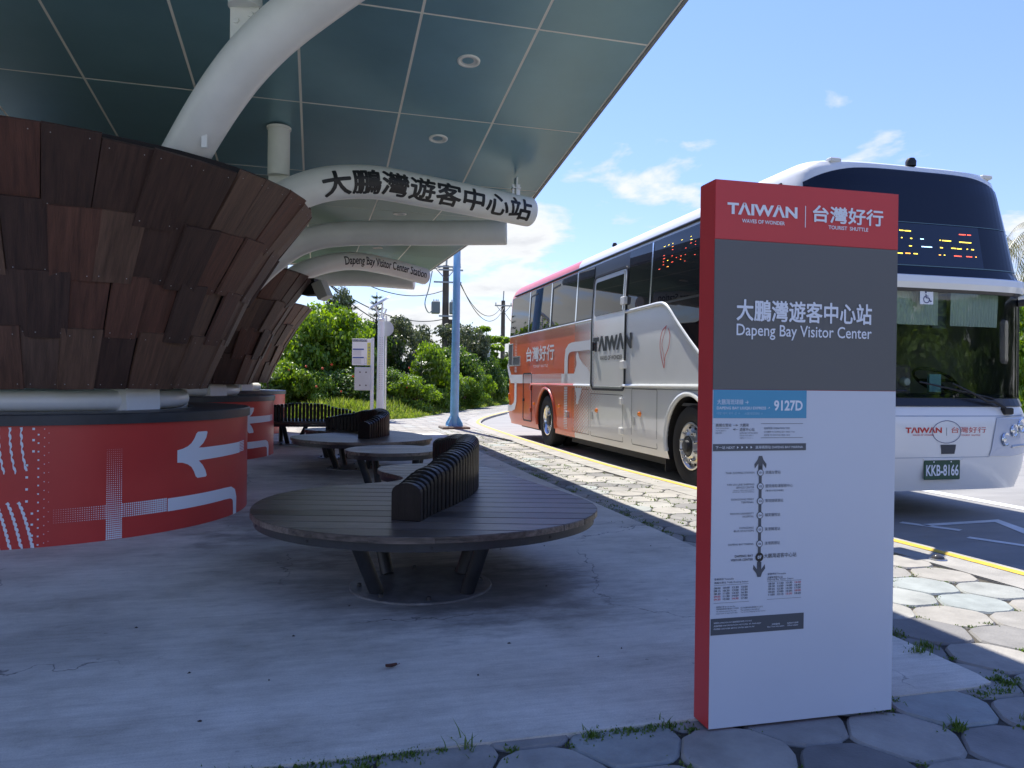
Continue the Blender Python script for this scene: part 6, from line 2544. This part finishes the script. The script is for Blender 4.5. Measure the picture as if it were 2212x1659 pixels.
for key, n in ((('bright2', 600), 5), (('bright2', 668), 3), (('mid', 735), 3), (('mid', 850), 2)):
    t = bobj[key]
    rotm = Matrix.Rotation(-t.rotation_euler.z, 3, 'Z')
    pts = []
    for k in range(n):
        v = rotm @ Vector((rf.uniform(-.9, .9), -1.15 - rf.uniform(0, .25), rf.uniform(.5, 1.7)))
        pts.append((v.x, v.y, v.z, .035))
    flowers(t, pts)


def norfolk(X, Yw, h, spread, label, seed=0):
    t = empty('norfolk_pine', (X, Yw, .1), seed, label, 'conifer', 'tiered dark conifers')
    MB().tube([(0, 0, 0), (0, 0, h)], [.10, .012], 8).build('trunk', BARK, t, 50)
    rr = random.Random(seed)
    V, F = [], []
    z = h * .12
    while z < h - .1:
        f = 1 - z / h
        L = spread * (f ** .8) * .5 + .12
        nb_ = 7
        for k in range(nb_):
            a = 2 * math.pi * (k + rr.random() * .5) / nb_
            dr_ = Vector((math.cos(a), math.sin(a), 0))
            for q in range(int(12 + L * 26)):
                u = rr.random() ** .7
                p = dr_ * L * u + Vector((0, 0, z + L * .22 * u * u + rr.gauss(0, .025)))
                sdv = Vector((-dr_.y, dr_.x, 0)) * rr.uniform(-1, 1) * (.05 + .22 * L * (1 - u) * u * 2.2)
                p = p + sdv
                d_ = (dr_ + sdv * 2.5 + Vector((0, 0, rr.uniform(.1, .7)))).normalized() * rr.uniform(.09, .20)
                w_ = Vector((-d_.y, d_.x, 0)).normalized() * .022
                n = len(V)
                V += [p - w_, p + w_, p + d_ + w_ * .4, p + d_ - w_ * .4]
                F.append((n, n + 1, n + 2, n + 3))
        z += .24 + .10 * f
    mesh_obj('crown', V, F, DARKN, t)
    return t


for (px, d, top, spx, lab, sd_) in ((812, 33, 636, 60, 'tall thin tiered pine whose spire stands above the white lamp head', 1), (757, 31.5, 652, 80, 'tiered pine standing just left of the tallest spire', 2),
                                    (910, 30.0, 775, 90, 'young dark tiered conifer between the lamp post and the blue mast', 3), (578, 25.6, 815, 120, 'feathery young conifer beside the second red drum', 4),
                                    (838, 29.5, 800, 60, 'short dark conifer behind the white lamp post', 5)):
    q = W(px, top, d)
    norfolk(q[0], d, q[2], spx / 1660 * d, lab, sd_)
# dry reddish branch on the feathery conifer
# umbrella-shaped young tree by the far pole
def tier_tree(px, d, tiers, label, trunk_r=.05):
    X = (px - 1106) / 1660 * d
    t = empty('young_tree', (X, d, .1), 0, label, 'tree')
    zt = max(q[1] for q in tiers)
    MB().tube([(0, 0, 0), (.05, 0, zt * .5), (0, 0, zt)], [trunk_r, trunk_r * .7, trunk_r * .4], 8).build('trunk', BARK, t, 50)
    cl = []
    rr = random.Random(int(px))
    for (dx_, z, w) in tiers:
        for k in range(7):
            a = rr.uniform(0, 6.28)
            q = rr.random() ** .5
            cl.append((dx_ + math.cos(a) * w * .42 * q, math.sin(a) * w * .42 * q, z + rr.uniform(-.1, .1), w * .2, w * .2, w * .09))
    me = leaf_cloud(cl, 2600, .18, int(px), .2)
    me.materials.append(BRIGHT)
    o = bpy.data.objects.new('crown', me)
    COL.objects.link(o)
    o.parent = t


tier_tree(1040, 48, [(0, 4.35, 1.0), (-.8, 3.75, 1.4), (.9, 3.75, 1.6)], 'small tiered young tree with flat leaf layers, right of the blue mast')
tier_tree(1072, 56, [(0, 3.6, 1.6), (-.6, 3.0, 1.6), (.7, 2.6, 1.8), (0, 2.2, 1.5)], 'airy young tree beneath the distant utility pole')
# palm and trees right of the coach
PALML = leafmat('palm_frond', (.07, .09, .03), (.11, .12, .04), (.20, .16, .08), .3)


def palm(X, Yw, h, label, seed):
    t = empty('palm_tree', (X, Yw, 0), 0, label, 'palm', 'palms behind the coach')
    MB().tube([(0, 0, 0), (.1, 0, h * .5), (0, 0, h)], [.17, .14, .12], 10).build('trunk', BARK, t, 50)
    rr = random.Random(seed)
    for k in range(15):
        a = 2 * math.pi * k / 15 + rr.uniform(-.15, .15)
        el = rr.uniform(-.3, 1.0)
        V, F = [], []
        p = Vector((0, 0, h))
        v = Vector((math.cos(a) * math.cos(el), math.sin(a) * math.cos(el), math.sin(el))) * .16
        sdv = Vector((-math.sin(a), math.cos(a), 0))
        for q in range(15):
            v.z -= .022
            p2 = p + v
            for sgn in (-1, 1):
                for j in range(2):
                    b0 = p.lerp(p2, j / 2)
                    tip = b0 + sdv * sgn * .30 * math.sin(math.pi * (q + 1.5) / 17) + v * .9 + Vector((0, 0, -.22))
                    n = len(V)
                    V += [b0, b0 + v * .18, tip + v * .05, tip]
                    F.append((n, n + 1, n + 2, n + 3))
            n = len(V)
            V += [p - sdv * .012, p + sdv * .012, p2 + sdv * .01, p2 - sdv * .01]
            F.append((n, n + 1, n + 2, n + 3))
            p = p2
        mesh_obj('frond', V, F, PALML, t)


q = W(2105, 505, 31)
palm(q[0], 31, q[2], 'palm with drooping fronds just showing past the right side of the coach roof', 1)
q = W(2245, 500, 27)
palm(q[0], 27, q[2], 'palm whose frond tips hang into the right edge of the photo', 2)
for (kind, px, d, wpx, top, rot, lab) in (('bright', 2215, 24, 240, 655, 1, 'bright green tree at the right edge behind the coach front'), ('olive', 2250, 30, 200, 620, 2, 'darker tree behind the bright one at the right edge'),
                                          ('mid', 2160, 38, 420, 690, 2, 'green trees line seen through the coach windscreen')):
    h = W(px, top, d)[2]
    bush(kind, W(px, top, d)[0], d, wpx / 1660 * d, h, rot, lab, 'tree', 'broadleaf_tree', 'trees to the right of the coach')

for (kind, a, b, w_, h_, rot, lab) in (('olive', 24, 2, 9, 6.5, 1, 'tree across the road, mirrored in the windscreen'), ('mid', 27, -6, 9, 6, 2, 'green tree across the road to the right of the camera'),
                                      ('bright', 22, -12, 8, 5, 3, 'light green tree across the road behind the camera'), ('olive2', 31, 10, 10, 7, 4, 'grey-green tree far across the road'),
                                      ('olive', 20, -20, 9, 6.5, 5, 'olive tree beyond the road behind the camera'), ('mid', 36, -16, 12, 8, .5, 'tall green tree farthest across the road')):
    p = P(a, b)
    bush(kind, p.x, p.y, w_, h_, rot, lab, 'tree', 'broadleaf_tree', 'trees across the road')

# =================================================================== SMALL THINGS
def ground_pt(px, py, z=0.0):
    r_ = ((px - 1106) / 1660, 1, -(py - 823 - .012 * (px - 1106)) / 1660)
    t_ = (z - 1.25) / r_[2]
    return Vector((r_[0] * t_, t_, z))


# curled dry leaf on the slab
q = ground_pt(852, 1444)
lf = empty('dry_leaf', q, .4, 'curled brown dry leaf lying on the concrete in front of the nearest seat', 'leaf')
V = []
for i in range(7):
    u = i / 6 * 2 - 1
    wv = .016 * (1 - u * u) ** .7
    for sgn in (-1, 0, 1):
        V.append((u * .026, sgn * wv, .004 + .010 * abs(sgn) + .006 * u * u))
F = []
for i in range(6):
    F += [(i * 3, i * 3 + 1, i * 3 + 4, i * 3 + 3), (i * 3 + 1, i * 3 + 2, i * 3 + 5, i * 3 + 4)]
mesh_obj('blade', V, F, mat('dry_leaf', (.10, .035, .02), .7), lf, True)
MB().tube([(.026, 0, .010), (.04, .006, .014)], .0012, 5).build('stalk', mat('dry_leaf', (.10, .035, .02), .7), lf)
q = ground_pt(947, 1305)
o = MB().box(-.014, .014, -.005, .005, 0, .006, bevel=.001).build('paper_scrap', PRINT_WHITE)
o.location = q
o.rotation_euler = (0, 0, .1)
tag(o, 'small white scrap lying at the front edge of the round base plate', 'litter')
rr = random.Random(21)
V, F = [], []
for (px, py) in ((588, 1471), (1107, 1391), (1185, 1267), (1085, 1187), (1180, 1180), (1410, 1180), (1040, 1460), (640, 1375), (440, 1560), (1350, 1402), (300, 1357), (415, 1455), (1300, 1420), (760, 1310)):
    q = ground_pt(px, py)
    n = len(V)
    s = rr.uniform(.005, .011)
    a = rr.uniform(0, 3)
    for k in range(5):
        V.append((q.x + math.cos(a + k * 1.26) * s * rr.uniform(.5, 1.4), q.y + math.sin(a + k * 1.26) * s * rr.uniform(.5, 1.4), .0015))
    V.append((q.x, q.y, .007))
    F += [(n + k, n + (k + 1) % 5, n + 5) for k in range(5)]
o = mesh_obj('leaf_crumbs', V, F, mat('crumb_brown', (.05, .04, .035), .9))
tag(o, 'dark crumbs of leaf litter scattered over the concrete', 'litter', kind='stuff')
# road stud on the kerb
q = P(4.36, 4.62, 0)
sdm = empty('road_stud', q, T, 'small dark domed stud on the kerb beside the yellow line', 'road stud')
MB().lathe([(.045, 0), (.04, .018), (.022, .032), (0, .036)], 18).build('dome', mat('stud_glass', (.06, .06, .06), .12), sdm, 50)
MB().lathe([(.062, 0), (.058, .006), (.044, .006)], 18).build('base_ring', ALU, sdm, 50)
